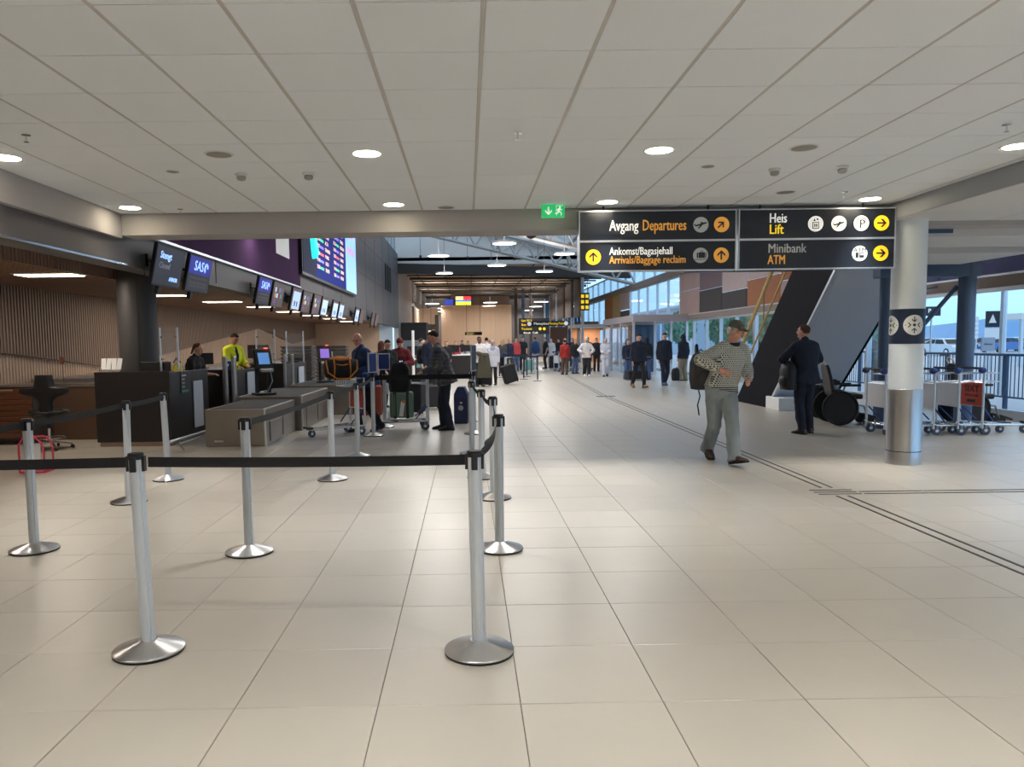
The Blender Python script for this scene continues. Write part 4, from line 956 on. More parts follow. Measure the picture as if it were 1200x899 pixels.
hangsign('meeting_point_sign', 'long black meeting point sign with white and yellow text, far right', (4.1, 52, 2.62), 2.9, .34, [('o', .2, .17, .14, M_TWHITE, 0), ('Møteplass', .5, .17, .24, M_TWHITE, 1.0), ('Meeting Point', 1.55, .17, .24, M_TYEL, 1.05), ('o', 2.73, .17, .14, M_TWHITE, 0)], 6.5, M_BLACK)
hangsign('gate_sign', 'dark board with rows of yellow text behind the meeting point sign', (4.4, 64, 2.2), 2.6, 1.35, [('Gate 30-56', .2, 1.15, .25, M_TYEL, .9), ('Security', .2, .8, .25, M_TYEL, 1.3), ('Toalett', .2, .45, .25, M_TYEL, .9), ('o', 1.8, .45, .12, M_TYEL, 0), ('o', 2.15, .45, .12, M_TYEL, 0), ('o', 2.4, .8, .12, M_TYEL, 0), ('Kiosk  Café', .4, .12, .22, M_TWHITE, 1.2)], 6.5, M_BLACK)
hangsign('far_small_sign', 'small black sign hanging before the far wooden wall', (-.15, 60, 2.15), 1.35, .25, [('Sikkerhet', .12, .16, .13, M_TYEL, .6), ('Security', .12, .06, .1, M_TWHITE, .5)], 6.5, M_BLACK)
t = thing('flight_sign', 'dark board with six yellow squares hanging beside the orange panel', 'sign', (6.15, 41, 3.2)); MB().bx(0, .5, 0, .1, 0, .95).build('sign_panel', M_BLACK, t)
for k in range(6): MB().bx(.05+(k % 2)*.24, .21+(k % 2)*.24, -.006, 0, .08+(k//2)*.3, .26+(k//2)*.3).build('yellow_square', M_TYEL, t)
MB().tube([(.4, .05, .95), (.4, .05, roofz(6.5)-3.18)], .015, 6).build('cable', M_PIPE, t)
hangsign('gate_roundel_sign', 'lit sign with a round symbol in the doorway at the far left', (-3.65, 62, 2.15), .8, .55, [('o', .2, .3, .16, M_TYEL, 0), ('o', .6, .27, .2, M_TWHITE, 0)], 5.0, M_BLACK)
t = thing('wall_post', 'white vertical light tube rising behind the people at the left', 'pole', (-1.75, 24.5, 0)); MB().tube([(0, 0, 0), (0, 0, 1.95)], .045, 10).build('tube', M_WHITE, t, smooth=50); MB().lathe([(0, 0), (.15, 0), (.15, .03), (0, .03)], 16).build('foot', M_STEEL, t)

# ---- escalator with dark side
def ez(y): return (16.65-y)*.925      # underside height
es = thing('escalator', 'escalator rising towards the viewer with black side and grey underside', 'escalator', (7.3, 16, 0))
def L_(p): return (p[0]-7.4, p[1]-16, p[2])
sd = [(16.65, 0), (18.6, 0), (12.0, 6.1), (10.1, 6.1)]
M_ESC = mat('escalator_black', (20, 20, 26), .7, spec=.1)
for x, n_ in ((6.75, 'left_side'), (8.1, 'right_side')):
    q = MB(); k = len(q.v); q.v = [Vector(L_((x, y, z))) for y, z in sd]+[Vector(L_((x+.06, y, z))) for y, z in sd]
    q.f = [[0, 1, 2, 3], [7, 6, 5, 4], [0, 4, 5, 1], [1, 5, 6, 2], [2, 6, 7, 3], [3, 7, 4, 0]]
    q.build(n_, M_ESC, es)
q = MB(); q.v = [Vector(L_(p)) for p in ((6.81, 16.62, 0.03), (8.1, 16.62, .03), (8.1, 10.1, 6.06), (6.81, 10.1, 6.06), (6.81, 16.72, .03), (8.1, 16.72, .03), (8.1, 10.2, 6.06), (6.81, 10.2, 6.06))]
q.f = [[0, 1, 2, 3], [7, 6, 5, 4], [0, 4, 5, 1], [1, 5, 6, 2], [2, 6, 7, 3], [3, 7, 4, 0]]; q.build('underside', mat('underside_grey', (196, 202, 214), .6, 0, var=.03, vscale=2), es)
q = MB(); q.v = [Vector(L_(p)) for p in ((6.74, 16.6, 0), (6.81, 16.6, 0), (6.81, 10.05, 6.06), (6.74, 10.05, 6.06), (6.74, 16.68, 0), (6.81, 16.68, 0), (6.81, 10.13, 6.06), (6.74, 10.13, 6.06))]
q.f = [[0, 1, 2, 3], [7, 6, 5, 4], [0, 4, 5, 1], [1, 5, 6, 2], [2, 6, 7, 3], [3, 7, 4, 0]]; q.build('edge_trim', M_ALU, es)
for k in range(16): MB().bx(-.55, .7, 1.9-k*.4-.4, 1.9-k*.4, .0+k*.37, .2+k*.37).build('step', M_STEELD, es)
for x, n_ in ((-.62, 'handrail'), (.74, 'handrail')):
    MB().tube([(x, 3.4, .9), (x, 3.55, 1.0), (x, 3.2, 1.12), (x, 2.6, 1.12), (x, -3.4, 6.7)], .045, 8).build(n_, mat('gold_rail', (206, 178, 120), .25, .8), es, smooth=60)
    MB().tube([(x, 3.0, .35), (x, 2.6, .4), (x, -3.4, 5.95)], .025, 6).build('lower_rail', MATS['gold_rail'], es, smooth=60)
    for k in range(5): MB().tube([(x, 2.2-k*1.2, .75+k*1.11), (x, 2.2-k*1.2, 1.45+k*1.11)], .015, 6).build('rail_bracket', MATS['gold_rail'], es)
MB().bx(-.72, .2, -.15, .55, 0, .27).build('foot_plinth', M_WHITE, es, bevel=.01)
# portal frame under the escalator top
t = thing('portal_frame', 'blue-grey steel portal of two round posts and beam beside the round column', 'frame', (6.92, 12.5, 0))
MB().tube([(0, 0, 0), (0, 0, 2.8)], .085, 16).build('post', M_STEELBL, t, smooth=50); MB().tube([(1.36, 0, 0), (1.36, 0, 2.8)], .13, 20).build('post', M_STEELBL, t, smooth=50)
MB().bx(-.15, 1.52, -.12, .12, 2.5, 2.82).build('beam', M_STEELBL, t, bevel=.01)
MB().tube([(.1, .1, 1.0), (1.25, .1, 2.35)], .035, 10).build('diagonal_brace', M_STEELBL, t, smooth=50)
t = thing('facade_pipe', 'shiny steel pipe standing behind the diagonal brace', 'pipe', (9.2, 15.6, 0)); MB().tube([(0, 0, 0), (0, 0, 2.45), (.1, 0, 2.6)], .09, 14).build('pipe', M_STEEL, t, smooth=50); MB().tube([(0, 0, 2.4), (-.5, 0, 2.55)], .03, 6).tube([(0, 0, 2.4), (.5, 0, 2.55)], .03, 6).build('bracket', M_STEEL, t)
# ================================================================== outside the glass
M_ASPH = mat('asphalt', (178, 182, 188), .85, var=.05, vscale=.5)
g_ = struct('floor_outside', (0, 0, 0), MB().bx(9.95, 900, -150, 900, -.3, -.06), M_ASPH)
t = thing('distant_hills', 'hazy blue hills on the horizon beyond the parking area', 'hills', (0, 0, 0))
def hill(pts, y0, y1, m, name):
    q = MB(); 
    n = len(pts)
    rings = [[(x, y, h) for (x, h), y in zip(pts, [y0+(y1-y0)*i/(n-1) for i in range(n)])]]
    q.v = []; 
    for i, (x, h) in enumerate(pts):
        y = y0+(y1-y0)*i/(n-1)
        q.v += [Vector((x, y, -1)), Vector((x+25, y+10, h)), Vector((x+90, y+40, -1))]
    for i in range(n-1):
        a = i*3; q.f += [[a, a+3, a+4, a+1], [a+1, a+4, a+5, a+2]]
    return q.build(name, m, t, smooth=40)
hill([(360, 8), (370, 12), (380, 15), (360, 14), (350, 17), (360, 20), (360, 17), (350, 12), (330, 7)], 100, 640, mat('hill_haze_blue', (124, 160, 196), .9, var=.08, vscale=.03), 'ridge')  # distance haze is put into the colours of both ridges
hill([(620, 22), (610, 30), (620, 34), (610, 30), (600, 26), (590, 20)], 200, 900, mat('hill_haze_pale', (156, 184, 208), .9), 'far_ridge')
# railing
t = thing('railing', 'long grey steel railing with vertical bars outside the near glass', 'railing', (11.5, 8, 0))
MB().tube([(0, 0, 1.12), (0, 22, 1.12)], .028, 8).build('top_rail', M_STEELBL, t, smooth=50); MB().tube([(0, 0, .22), (0, 22, .22)], .02, 8).build('bottom_rail', M_STEELBL, t, smooth=50)
bar_me = None
for k in range(183):
    y = .06+k*.12
    if bar_me is None: bar_me = MB().tube([(0, 0, 0), (0, 0, .9)], .011, 6).build('baluster', M_STEELBL, t, (0, y, .22)).data
    else: link('baluster', bar_me, t, (0, y, .22))
for k in range(12): MB().bx(-.03, .03, k*2-.04, k*2+.04, -.06, 1.13).build('post', M_STEELBL, t)
# cars
def car(x, y, rz, col, label, kind=0):
    t = thing('car', label, 'car', (x, y, -.06), rz)
    m = mat('car_paint_%d_%d_%d' % col, col, .25, .2, coat=.6)
    L, Wd = 4.3, 1.75
    prof = [(-2.15, .35), (-2.1, .75), (-1.9, .92), (-1.3, .98), (-.75, 1.42), (.9, 1.46) if kind else (.5, 1.45), (1.75, 1.0) if not kind else (1.85, 1.05), (2.1, .95), (2.15, .4), (1.7, .25), (-1.7, .25)]
    q = MB()
    inner = [[(x_, s_*Wd/2*(.84 if z_ > 1.1 else 1), z_) for x_, z_ in prof] for s_ in (-1, 1)]
    q.loft(inner); q.build('body', m, t, smooth=30, bevel=.03)
    for s_ in (-1, 1):
        q = MB(); w = [(-1.1, 1.0), (-.72, 1.36), (.0, 1.39), (.0, 1.0)]; q.loft([[(a, s_*(Wd/2*.86-.0)*(1 if b > 1.1 else 1.13), b) for a, b in w], [(a, s_*(Wd/2*.86+.02)*(1 if b > 1.1 else 1.13), b) for a, b in w]]); q.build('side_window', M_BLACK, t)
        q = MB(); w = [(.08, 1.0), (.08, 1.39), (.6, 1.38), (1.35, 1.02)]; q.loft([[(a, s_*(Wd/2*.86)*(1 if b > 1.1 else 1.13), b) for a, b in w], [(a, s_*(Wd/2*.86+.02)*(1 if b > 1.1 else 1.13), b) for a, b in w]]); q.build('side_window', M_BLACK, t)
        for xx in (-1.35, 1.35):
            wh = MB().lathe([(0, -.1), (.24, -.1), (.33, -.08), (.33, .08), (.24, .1), (0, .1)], 18).build('wheel', M_RUBBER, t, (xx, s_*.8, .33), rot=(PI/2, 0, 0), smooth=40)
            MB().lathe([(0, -.105), (.2, -.102), (.2, .102), (0, .105)], 14).build('hubcap', M_CHROME, wh)
    MB().loft([[(-1.22, y_, 1.02), (-.82, y_*.86, 1.36)] + [(-.86, y_*.86, 1.38), (-1.27, y_, 1.03)] for y_ in (-.74, .74)]).build('windscreen', M_BLACK, t)
    for s_ in (-1, 1): MB().box((-2.12, s_*.62, .7), (.06, .3, .13)).build('headlamp', M_WHITE, t); MB().box((2.12, s_*.66, .78), (.06, .26, .13)).build('tail_lamp', M_RED, t)
car(48, 75, rad(100), (216, 220, 226), 'white car parked far beyond the railing, left of the dark car'); car(63.4, 94, rad(80), (60, 66, 80), 'dark car with red lamps beyond the railing beside the steel post', 1)
car(53.4, 75, rad(15), (70, 110, 170), 'blue car parked near the bus shelter'); car(69, 95, rad(10), (206, 214, 222), 'pale car behind the blue car', 1)
car(66, 108, rad(75), (180, 190, 204), 'silver car in the farthest row outside', 1); car(58.6, 80, rad(20), (228, 230, 232), 'white car at the far right edge outside', 1); car(40, 63, rad(95), (210, 216, 222), 'white car seen just right of the round column')
# shelter, signs, trees
t = thing('bus_shelter', 'glazed bus shelter with a flat white roof at the right edge', 'shelter', (29.8, 39, -.06))
MB().bx(-1.6, 2.6, -.7, .7, 2.42, 2.75).build('roof', M_WHITE, t, bevel=.02); MB().bx(.4, 1.5, -.72, -.7, 2.46, 2.72).build('roof_sign', M_BLUEPL, t)
for x in (-1.45, .4, 2.4): MB().bx(x-.07, x+.07, -.6, -.46, 0, 2.42).build('post', M_ALU, t)
for x0, x1 in ((-1.38, .33), (.47, 2.33)): MB().bx(x0, x1, .5, .52, .2, 2.3).build('pane', M_GLASS, t)
def road_sign(x, y, label, c, h=3.0, kind=0):
    t = thing('road_sign', label, 'sign', (x, y, -.06), rad(-10)); MB().tube([(0, 0, 0), (0, 0, h)], .045, 8).build('pole', M_ALU, t)
    MB().bx(-.3, .3, -.05, -.03, h-.75, h).build('plate', M_BLACK if not kind else M_SIGN, t); MB().poly([(-.16, h-.55), (.16, h-.55), (0, h-.15)], -.06, -.05).build('symbol', M_WHITE, t)
    MB().bx(-.32, .32, -.05, -.03, h-1.3, h-.8).build('lower_plate', M_WHITE, t)
road_sign(24.4, 35, 'square road sign with a white triangle symbol on a tall pole outside', 0, 2.75)
t = thing('info_board', 'pale grey notice board outside behind the railing', 'sign', (13.3, 19.2, -.06)); MB().bx(-.17, .17, -.02, .02, 1.2, 1.55).build('board', M_GREYP, t); MB().tube([(0, .04, 0), (0, .04, 1.5)], .02, 6).build('post', M_ALU, t)
text('Avinor', .08, M_SIGN, t, (0, -.022, 1.38), align='CENTER')
t = thing('parking_sign', 'dark parking sign on a pole between the column and the steel pipe', 'sign', (12.6, 20.4, -.06)); MB().bx(-.2, .2, -.03, .03, 2.15, 2.4).build('plate', M_SIGN, t); MB().tube([(0, .05, 0), (0, .05, 2.4)], .025, 6).build('pole', M_ALU, t); text('P', .16, M_TWHITE, t, (-.15, -.035, 2.28))
t = thing('white_billboard', 'tall pale blue-white panel board among the parked cars', 'sign', (38.3, 57, -.06)); 
for k in range(5): MB().bx(-.4, .4, -.05, .05, 1.4+k*.34, 1.68+k*.34).build('slat', M_WHITE, t)
for s_ in (-1, 1): MB().tube([(s_*.35, .1, 0), (s_*.35, .1, 3.1)], .06, 6).build('post', M_ALU, t)
t = thing('lamp_pole', 'slim pale lamp pole outside right of the thick steel post', 'lamp post', (14.6, 20.5, -.06)); MB().tube([(0, 0, 0), (0, 0, 7)], [.09, .06], 8).build('pole', M_ALU, t); MB().box((.3, 0, 7), (.8, .2, .08)).build('lamp_head', M_ALU, t)
def tree(x, y, h, label, seed):
    random.seed(seed); t = thing('tree', label, 'tree', (x, y, -.06)); MB().tube([(0, 0, 0), (.05, 0, h*.4), (0, 0, h*.8)], [.16, .12, .05], 8).build('trunk', mat('bark', (96, 84, 70), .9), t)
    for k in range(5):
        a = k*1.3; MB().tube([(0, 0, h*.35), (math.cos(a)*h*.12, math.sin(a)*h*.12, h*.5), (math.cos(a)*h*.2, math.sin(a)*h*.2, h*.68)], [.06, .04, .02], 6).build('branch', MATS['bark'], t)
    q = MB()
    for k in range(2600):
        u = random.gauss(0, 1), random.gauss(0, 1), random.gauss(0, 1); l_ = math.sqrt(sum(c*c for c in u)); r = random.uniform(.4, 1)**.5
        c = Vector((u[0]/l_*r*h*.28*(1+.2*math.sin(k)), u[1]/l_*r*h*.28, h*.66+u[2]/l_*r*h*.32)); e_ = Euler((random.random()*6, random.random()*6, 0)).to_matrix().to_4x4(); s_ = .13
        q.add([(-s_, 0, 0), (0, -s_*.5, 0), (s_, 0, .03), (0, s_*.5, 0)], [(0, 1, 2, 3)], Matrix.Translation(c) @ e_)
    o = q.build('foliage', mat('leaf_green', (112, 158, 128), .7, var=.2, vscale=2), t); o['kind'] = 'stuff'
tree(14.6, 27, 4.2, 'leafy green tree seen just right of the round column', 1); tree(14.5, 34, 3.4, 'green tree behind the facade glass left of the escalator', 2); tree(15.5, 40, 3.6, 'green tree behind the middle facade panes', 3); tree(16, 47, 3.6, 'green tree outside, beside the entrance', 4); tree(17, 60, 4, 'green tree outside beyond the entrance', 5)
t = thing('opposite_building', 'low pale building across the road outside the entrance', 'building', (24, 95, -.06)); MB().bx(0, 10, -14, 14, 0, 5.2).build('wall', mat('pale_wall', (170, 186, 200), .8), t); MB().bx(-.3, 10.3, -14.3, 14.3, 5.2, 5.5).build('roof', M_GREYP, t)
for k in range(9): MB().bx(-.05, .0, -13+k*3, -11.2+k*3, 1.2, 3.6).build('window', M_STEELBL, t)
# ================================================================== people
SKIN = mat('skin_light', (206, 160, 136), .5, var=.04, vscale=20); SKIN2 = mat('skin_tan', (186, 136, 108), .5, var=.04, vscale=20); SKIN3 = mat('skin_dark', (96, 66, 52), .5)
SKINR = mat('skin_ruddy', (204, 148, 124), .5, var=.06, vscale=14)
EYEM = mat('eye_dark', (34, 28, 26), .25); EYEW = mat('eye_white', (226, 220, 214), .3); LIPM = mat('lip', (160, 96, 86), .5)
def cloth(name, col, rough=.85, var=.08): return mat(name, col, rough, var=var, vscale=5, bump=.12, bscale=60)
for nm in ('cloth_folds',):
    tx = bpy.data.textures.new(nm, 'CLOUDS'); tx.noise_scale = .11; tx.noise_depth = 2
FOLD = bpy.data.textures['cloth_folds']
def knit():
    m = bpy.data.materials.new('nordic_knit'); m.use_nodes = True; t = m.node_tree; b = t.nodes['Principled BSDF']; b.inputs['Roughness'].default_value = .95
    tc_ = t.nodes.new('ShaderNodeTexCoord'); sp_ = t.nodes.new('ShaderNodeSeparateXYZ'); t.links.new(tc_.outputs['Object'], sp_.inputs[0])
    def math_(op, a, b_=None):
        n = t.nodes.new('ShaderNodeMath'); n.operation = op
        for i, v in enumerate((a, b_)):
            if v is None: continue
            if isinstance(v, (int, float)): n.inputs[i].default_value = v
            else: t.links.new(v, n.inputs[i])
        return n.outputs[0]
    # flecks: offset dots in rows ("lice" pattern)
    u = math_('MULTIPLY', math_('ADD', sp_.outputs['X'], math_('MULTIPLY', sp_.outputs['Y'], .7)), 46.0); v = math_('MULTIPLY', sp_.outputs['Z'], 38.0)
    row = math_('FLOOR', v); off = math_('MULTIPLY', math_('MODULO', row, 2.0), .5)
    fu = math_('FRACT', math_('ADD', u, off)); fv = math_('FRACT', v)
    fleck = math_('MULTIPLY', math_('LESS_THAN', math_('ABSOLUTE', math_('SUBTRACT', fu, .5)), .24), math_('LESS_THAN', math_('ABSOLUTE', math_('SUBTRACT', fv, .5)), .36))
    mx_ = t.nodes.new('ShaderNodeMix'); mx_.data_type = 'RGBA'; t.links.new(fleck, mx_.inputs['Factor'])
    mx_.inputs[6].default_value = srgb(204, 204, 194); mx_.inputs[7].default_value = srgb(58, 62, 58)
    band = math_('MULTIPLY', math_('LESS_THAN', sp_.outputs['Z'], .945), math_('GREATER_THAN', math_('FRACT', math_('MULTIPLY', sp_.outputs['Z'], 48.0)), .45))
    m2 = t.nodes.new('ShaderNodeMix'); m2.data_type = 'RGBA'; t.links.new(band, m2.inputs['Factor']); t.links.new(mx_.outputs[2], m2.inputs[6]); m2.inputs[7].default_value = srgb(58, 60, 60)
    t.links.new(m2.outputs[2], b.inputs['Base Color'])
    bp = t.nodes.new('ShaderNodeBump'); bp.inputs['Strength'].default_value = .4; bp.inputs['Distance'].default_value = .004; t.links.new(fleck, bp.inputs['Height']); t.links.new(bp.outputs[0], b.inputs['Normal'])
    return m
def plaid():
    m = mat('plaid_jacket', (66, 68, 74), .85); t = m.node_tree; b = t.nodes['Principled BSDF']
    tc_ = t.nodes.new('ShaderNodeTexCoord'); mp_ = t.nodes.new('ShaderNodeMapping'); mp_.inputs['Scale'].default_value = (12, 12, 12); t.links.new(tc_.outputs['Object'], mp_.inputs[0])
    br_ = t.nodes.new('ShaderNodeTexBrick'); br_.offset = 0; br_.inputs['Color1'].default_value = srgb(60, 62, 68); br_.inputs['Color2'].default_value = srgb(78, 80, 86); br_.inputs['Mortar'].default_value = srgb(120, 112, 104)
    br_.inputs['Scale'].default_value = 1.0; br_.inputs['Mortar Size'].default_value = .04; br_.inputs['Brick Width'].default_value = .8; br_.inputs['Row Height'].default_value = .8
    mp_.inputs['Rotation'].default_value = (PI/2, 0, 0); t.links.new(mp_.outputs[0], br_.inputs[0]); t.links.new(br_.outputs[0], b.inputs['Base Color']); return m

def V(*a): return Vector(a[0] if len(a) == 1 else a)
def ik(a, b, l1, l2, pole):
    d = b-a; L = d.length
    if L > (l1+l2)*.999: b = a+d.normalized()*(l1+l2)*.999; d = b-a; L = d.length
    u = d/L; x = (l1*l1-l2*l2+L*L)/(2*L); h = math.sqrt(max(0, l1*l1-x*x))
    p = Vector(pole)-u*Vector(pole).dot(u)
    if p.length < 1e-5: p = u.orthogonal()
    return a+u*x+p.normalized()*h, b
def frame_rings(cs, fwd, n=20):
    """cs: (center, halfwidth, halfdepth); rings perpendicular to the spine; fwd = forward direction at each ring"""
    out = []
    for i, (c, a, b) in enumerate(cs):
        c = Vector(c); d = (Vector(cs[min(i+1, len(cs)-1)][0])-Vector(cs[max(i-1, 0)][0])).normalized()
        fw = Vector(fwd[i] if isinstance(fwd, list) else fwd); sd = d.cross(fw).normalized()*-1; f2 = sd.cross(d).normalized()*-1
        r = []
        for k in range(n):
            t = 2*PI*k/n; ct, st_ = math.cos(t), math.sin(t)
            e = .8
            r.append(c+sd*a*math.copysign(abs(ct)**e, ct)+f2*b*math.copysign(abs(st_)**e, st_))
        out.append(r)
    return out
LOD = {'hi': (.0075, .009, 3), 'mid': (.011, .013, 3), 'lo': (.017, .019, 2)}
def finish(mb, name, m, parent, voxel, smooth=2, fold=0):
    o = mb.build(name, m, parent)
    r = o.modifiers.new('remesh', 'REMESH'); r.mode = 'VOXEL'; r.voxel_size = voxel; r.use_smooth_shade = True
    if smooth: s_ = o.modifiers.new('smooth', 'SMOOTH'); s_.iterations = smooth; s_.factor = .5
    if fold:
        d = o.modifiers.new('folds', 'DISPLACE'); d.texture = FOLD; d.strength = fold; d.mid_level = .5; d.texture_coords = 'LOCAL'
    return o
def hand(mb, w, dr, pn, side, k, curl=.5, spread=1, lod='lo'):
    """w wrist, dr hand direction, pn palm normal (towards the palm side)"""
    dr = dr.normalized(); pn = (pn-dr*pn.dot(dr)).normalized(); ac = dr.cross(pn).normalized()*side   # ac: towards the thumb
    pl = .088*k
    rings = []
    for q, hw, hd in ((0, .026, .018), (.35, .036, .017), (.75, .041, .015), (1.0, .038, .012)):
        c = w+dr*pl*q; rings.append([c+ac*hw*k*math.cos(t*PI/6)+pn*hd*k*math.sin(t*PI/6) for t in range(12)])
    mb.loft(rings)
    fr = .0088*k if lod != 'lo' else .0105*k
    for i, (off, L) in enumerate(((.029, .070), (.010, .078), (-.010, .073), (-.028, .058))):
        b0 = w+dr*pl*.93+ac*off*k; d1 = (dr*math.cos(curl*.6)+pn*math.sin(curl*.6)+ac*off*2.2*spread).normalized(); p1 = b0+d1*L*.45*k
        d2 = (dr*math.cos(curl*1.5)+pn*math.sin(curl*1.5)+ac*off*1.5*spread).normalized(); p2 = p1+d2*L*.32*k
        d3 = (dr*math.cos(curl*2.2)+pn*math.sin(curl*2.2)).normalized(); p3 = p2+d3*L*.23*k
        mb.cap2(b0, p1, fr*1.1, fr, 8).cap2(p1, p2, fr, fr*.93, 8).cap2(p2, p3, fr*.93, fr*.8, 8)
    b0 = w+dr*pl*.22+ac*.026*k; p1 = b0+(dr*.7+ac*.75+pn*.25).normalized()*.042*k; p2 = p1+(dr*.95+ac*.3+pn*.4).normalized()*.034*k
    mb.cap2(w+dr*pl*.15+ac*.012*k, b0, .016*k, .0135*k, 8).cap2(b0, p1, .0135*k, .0108*k, 8).cap2(p1, p2, .0108*k, .009*k, 8)
def person(label, x, y, facing, h=1.75, top=None, legs=None, shoe=None, skin=None, hair=None, style='short', feet=None, hands=None, poles=None,
           lean=(0, 0), head=(0, 0, 0), lod='lo', hem=.84, bulk=1.0, leg_w=1.0, sleeve=1.0, hood=False, curl=.5, face=True, hipdz=0, palm=None, girth=1.0, hipshift=(0, 0), shirt=None, shoes_big=1, seated=False, group=None, lab_glass=False, z=0, elbow_w=1.0, twist=0):
    k = h/1.75; skin = skin or SKIN
    t = thing('person', label, 'person', (x, y, z), rad(facing), group)
    vx, vg, sm = LOD[lod]
    feet = feet or ((-.1, .02, 0, 0), (.1, -.02, 0, 0))     # x, y, lift of the heel, toe-out
    hip = V(hipshift[0], hipshift[1], (.93+hipdz))*k
    sh = hip+V(lean[0], lean[1], 0)*k+V(0, 0, math.sqrt(max(.1, .50**2-lean[0]**2-lean[1]**2)))*k
    spine = (sh-hip).normalized()
    neck = sh+spine*.05*k; hy, hp, hr = head    # yaw (deg, + = to own left/+x), pitch down, roll
    tw = Matrix.Rotation(rad(twist), 3, 'Z'); sx = tw @ V(1, 0, 0); fx = tw @ V(0, -1, 0)
    hc = neck+spine*.10*k+V(0, -.035, .06)*k
    Rh = Matrix.Rotation(rad(hy), 3, 'Z') @ Matrix.Rotation(rad(hp), 3, 'X') @ Matrix.Rotation(rad(hr), 3, 'Y')
    H_ = lambda a, b, c: hc+Rh @ (V(a, b, c)*k)
    # ---- joints
    J = {}
    for i, s_ in enumerate((-1, 1)):
        f = feet[i]; an = V(f[0], f[1], .075+f[2])*k
        hj = hip+V(s_*.09, 0, -.02)*k
        if seated: kn, an = ik(hj, an, .43*k, .43*k, (0, -1, .6))
        else: kn, an = ik(hj, an, .426*k, .418*k, (s_*.08, -1, 0))
        J['hip%d' % i], J['kn%d' % i], J['an%d' % i] = hj, kn, an
        sj = sh+sx*s_*.168*k*girth**.3+V(0, 0, -.032)*k
        if hands and hands[i] is not None: wt = V(*hands[i])*k
        else: wt = sj+V(s_*.045, -.05, -.525)*k
        pole = (poles[i] if poles and poles[i] is not None else (s_*.25, 1, 0))
        el, wr_ = ik(sj, wt, .285*k, .26*k, pole)
        J['sh%d' % i], J['el%d' % i], J['wr%d' % i] = sj, el, wr_
    bodyr = lambda e, g=1.0, low=.82, cut=None: [
        (hip-spine*.10*k, (.13+e)*k*g, (.095+e)*k*g), (hip-spine*.02*k, (.165+e)*k*g, (.115+e)*k*g), (hip+spine*.08*k, (.155+e)*k*g, (.108+e)*k*g), (hip+spine*.17*k, (.14+e)*k*g, (.1+e)*k*g),
        (hip+spine*.30*k, (.155+e)*k*g**.8, (.112+e)*k*g**.8), (hip+spine*.40*k, (.168+e)*k*g**.5, (.112+e)*k*g**.5), (hip+spine*.46*k, (.15+e)*k, (.088+e)*k), (hip+spine*.51*k, (.09+e)*k, (.062+e)*k)]
    fw = lambda n: [V(0, -1, 0).lerp(fx, i/(n-1)) for i in range(n)]
    # ---- body: one continuous surface
    B = MB(); rr = bodyr(0, girth); B.loft(frame_rings(rr, fw(len(rr))))
    B.cap2(sh+spine*.0, hc+Rh @ V(0, .01, -.07)*k, .062*k, .056*k)
    B.ell(hc, (.074*k, .092*k, .108*k), Rh, 18, 12)
    B.ell(H_(0, -.022, -.062), (.052*k, .062*k, .05*k), Rh)         # jaw
    B.ell(H_(0, -.068, -.093), (.024*k, .02*k, .018*k), Rh)         # chin
    B.cap2(H_(0, -.088, .012), H_(0, -.112, -.028), .009*k, .0145*k, 8)  # nose
    B.ell(H_(0, -.083, .03), (.05*k, .014*k, .012*k), Rh)           # brow ridge
    for s_ in (-1, 1):
        B.ell(H_(s_*.075, .008, -.005), (.010*k, .018*k, .03*k), Rh); B.ell(H_(s_*.04, -.066, -.03), (.022*k, .02*k, .02*k), Rh)
    for i, s_ in enumerate((-1, 1)):
        sj, el, wr_ = J['sh%d' % i], J['el%d' % i], J['wr%d' % i]
        B.cap2(sh+sx*s_*.08*k, sj, .06*k, .056*k); B.cap2(sj, el, .052*k, .039*k); B.cap2(el, wr_, .039*k, .026*k)
        hd = (wr_-el).normalized(); pn = palm[i] if palm and palm[i] is not None else (V(-s_, 0, 0) if abs(hd.z) > .6 else V(0, .3, -1))
        hand(B, wr_, hd, V(*pn), (1 if V(*pn).cross(hd).dot(V(0, -1, .3)) < 0 else -1), k, curl, lod=lod)
        hj, kn, an = J['hip%d' % i], J['kn%d' % i], J['an%d' % i]
        B.cap2(hj, kn, .085*k, .056*k); B.cap2(kn, an, .054*k, .036*k)
        fm = Matrix.Rotation(feet[i][3]*s_, 3, 'Z') @ Matrix.Rotation((feet[i][4] if len(feet[i]) > 4 else math.atan2(feet[i][2], .17)), 3, 'X')
        B.cap2(an, an+fm @ V(0, -.10, -.045)*k, .034*k, .026*k)
    finish(B, 'body', skin, t, vx, 1 if lod == 'hi' else 1)
    # ---- trousers
    T = MB(); e = .014*leg_w
    q = [(hip-spine*.11*k, (.125+e)*k, (.1+e)*k), (hip-spine*.02*k, (.168+e)*k*girth**.6, (.12+e)*k*girth**.6), (hip+spine*.09*k, (.155+e*.6)*k*girth**.8, (.11+e*.6)*k*girth**.8)]
    T.loft(frame_rings(q, V(0, -1, 0)))
    for i, s_ in enumerate((-1, 1)):
        hj, kn, an = J['hip%d' % i], J['kn%d' % i], J['an%d' % i]
        T.cap2(hj+V(-s_*.004, 0, 0), kn, .098*k*leg_w**.4, .070*k*leg_w**.6)
        d = (kn-an).normalized(); ce = an+d*(-.05)*k+V(0, .004, 0)*k
        n_ = 14; a = d.orthogonal().normalized(); b = d.cross(a); rg = []
        for qq, r in ((0, .068*leg_w), (.04, .061*leg_w), (.10, .058*leg_w), (.3, .064*leg_w**.7), (.62, .07*leg_w**.5), (1, .069*leg_w**.5)):
            c = ce.lerp(kn, qq); rg.append([c+a*r*k*math.cos(2*PI*u/n_)+b*r*k*math.sin(2*PI*u/n_) for u in range(n_)])
        T.loft(rg)
    finish(T, 'trousers', legs, t, vg, sm, .026 if lod != 'lo' else .012)
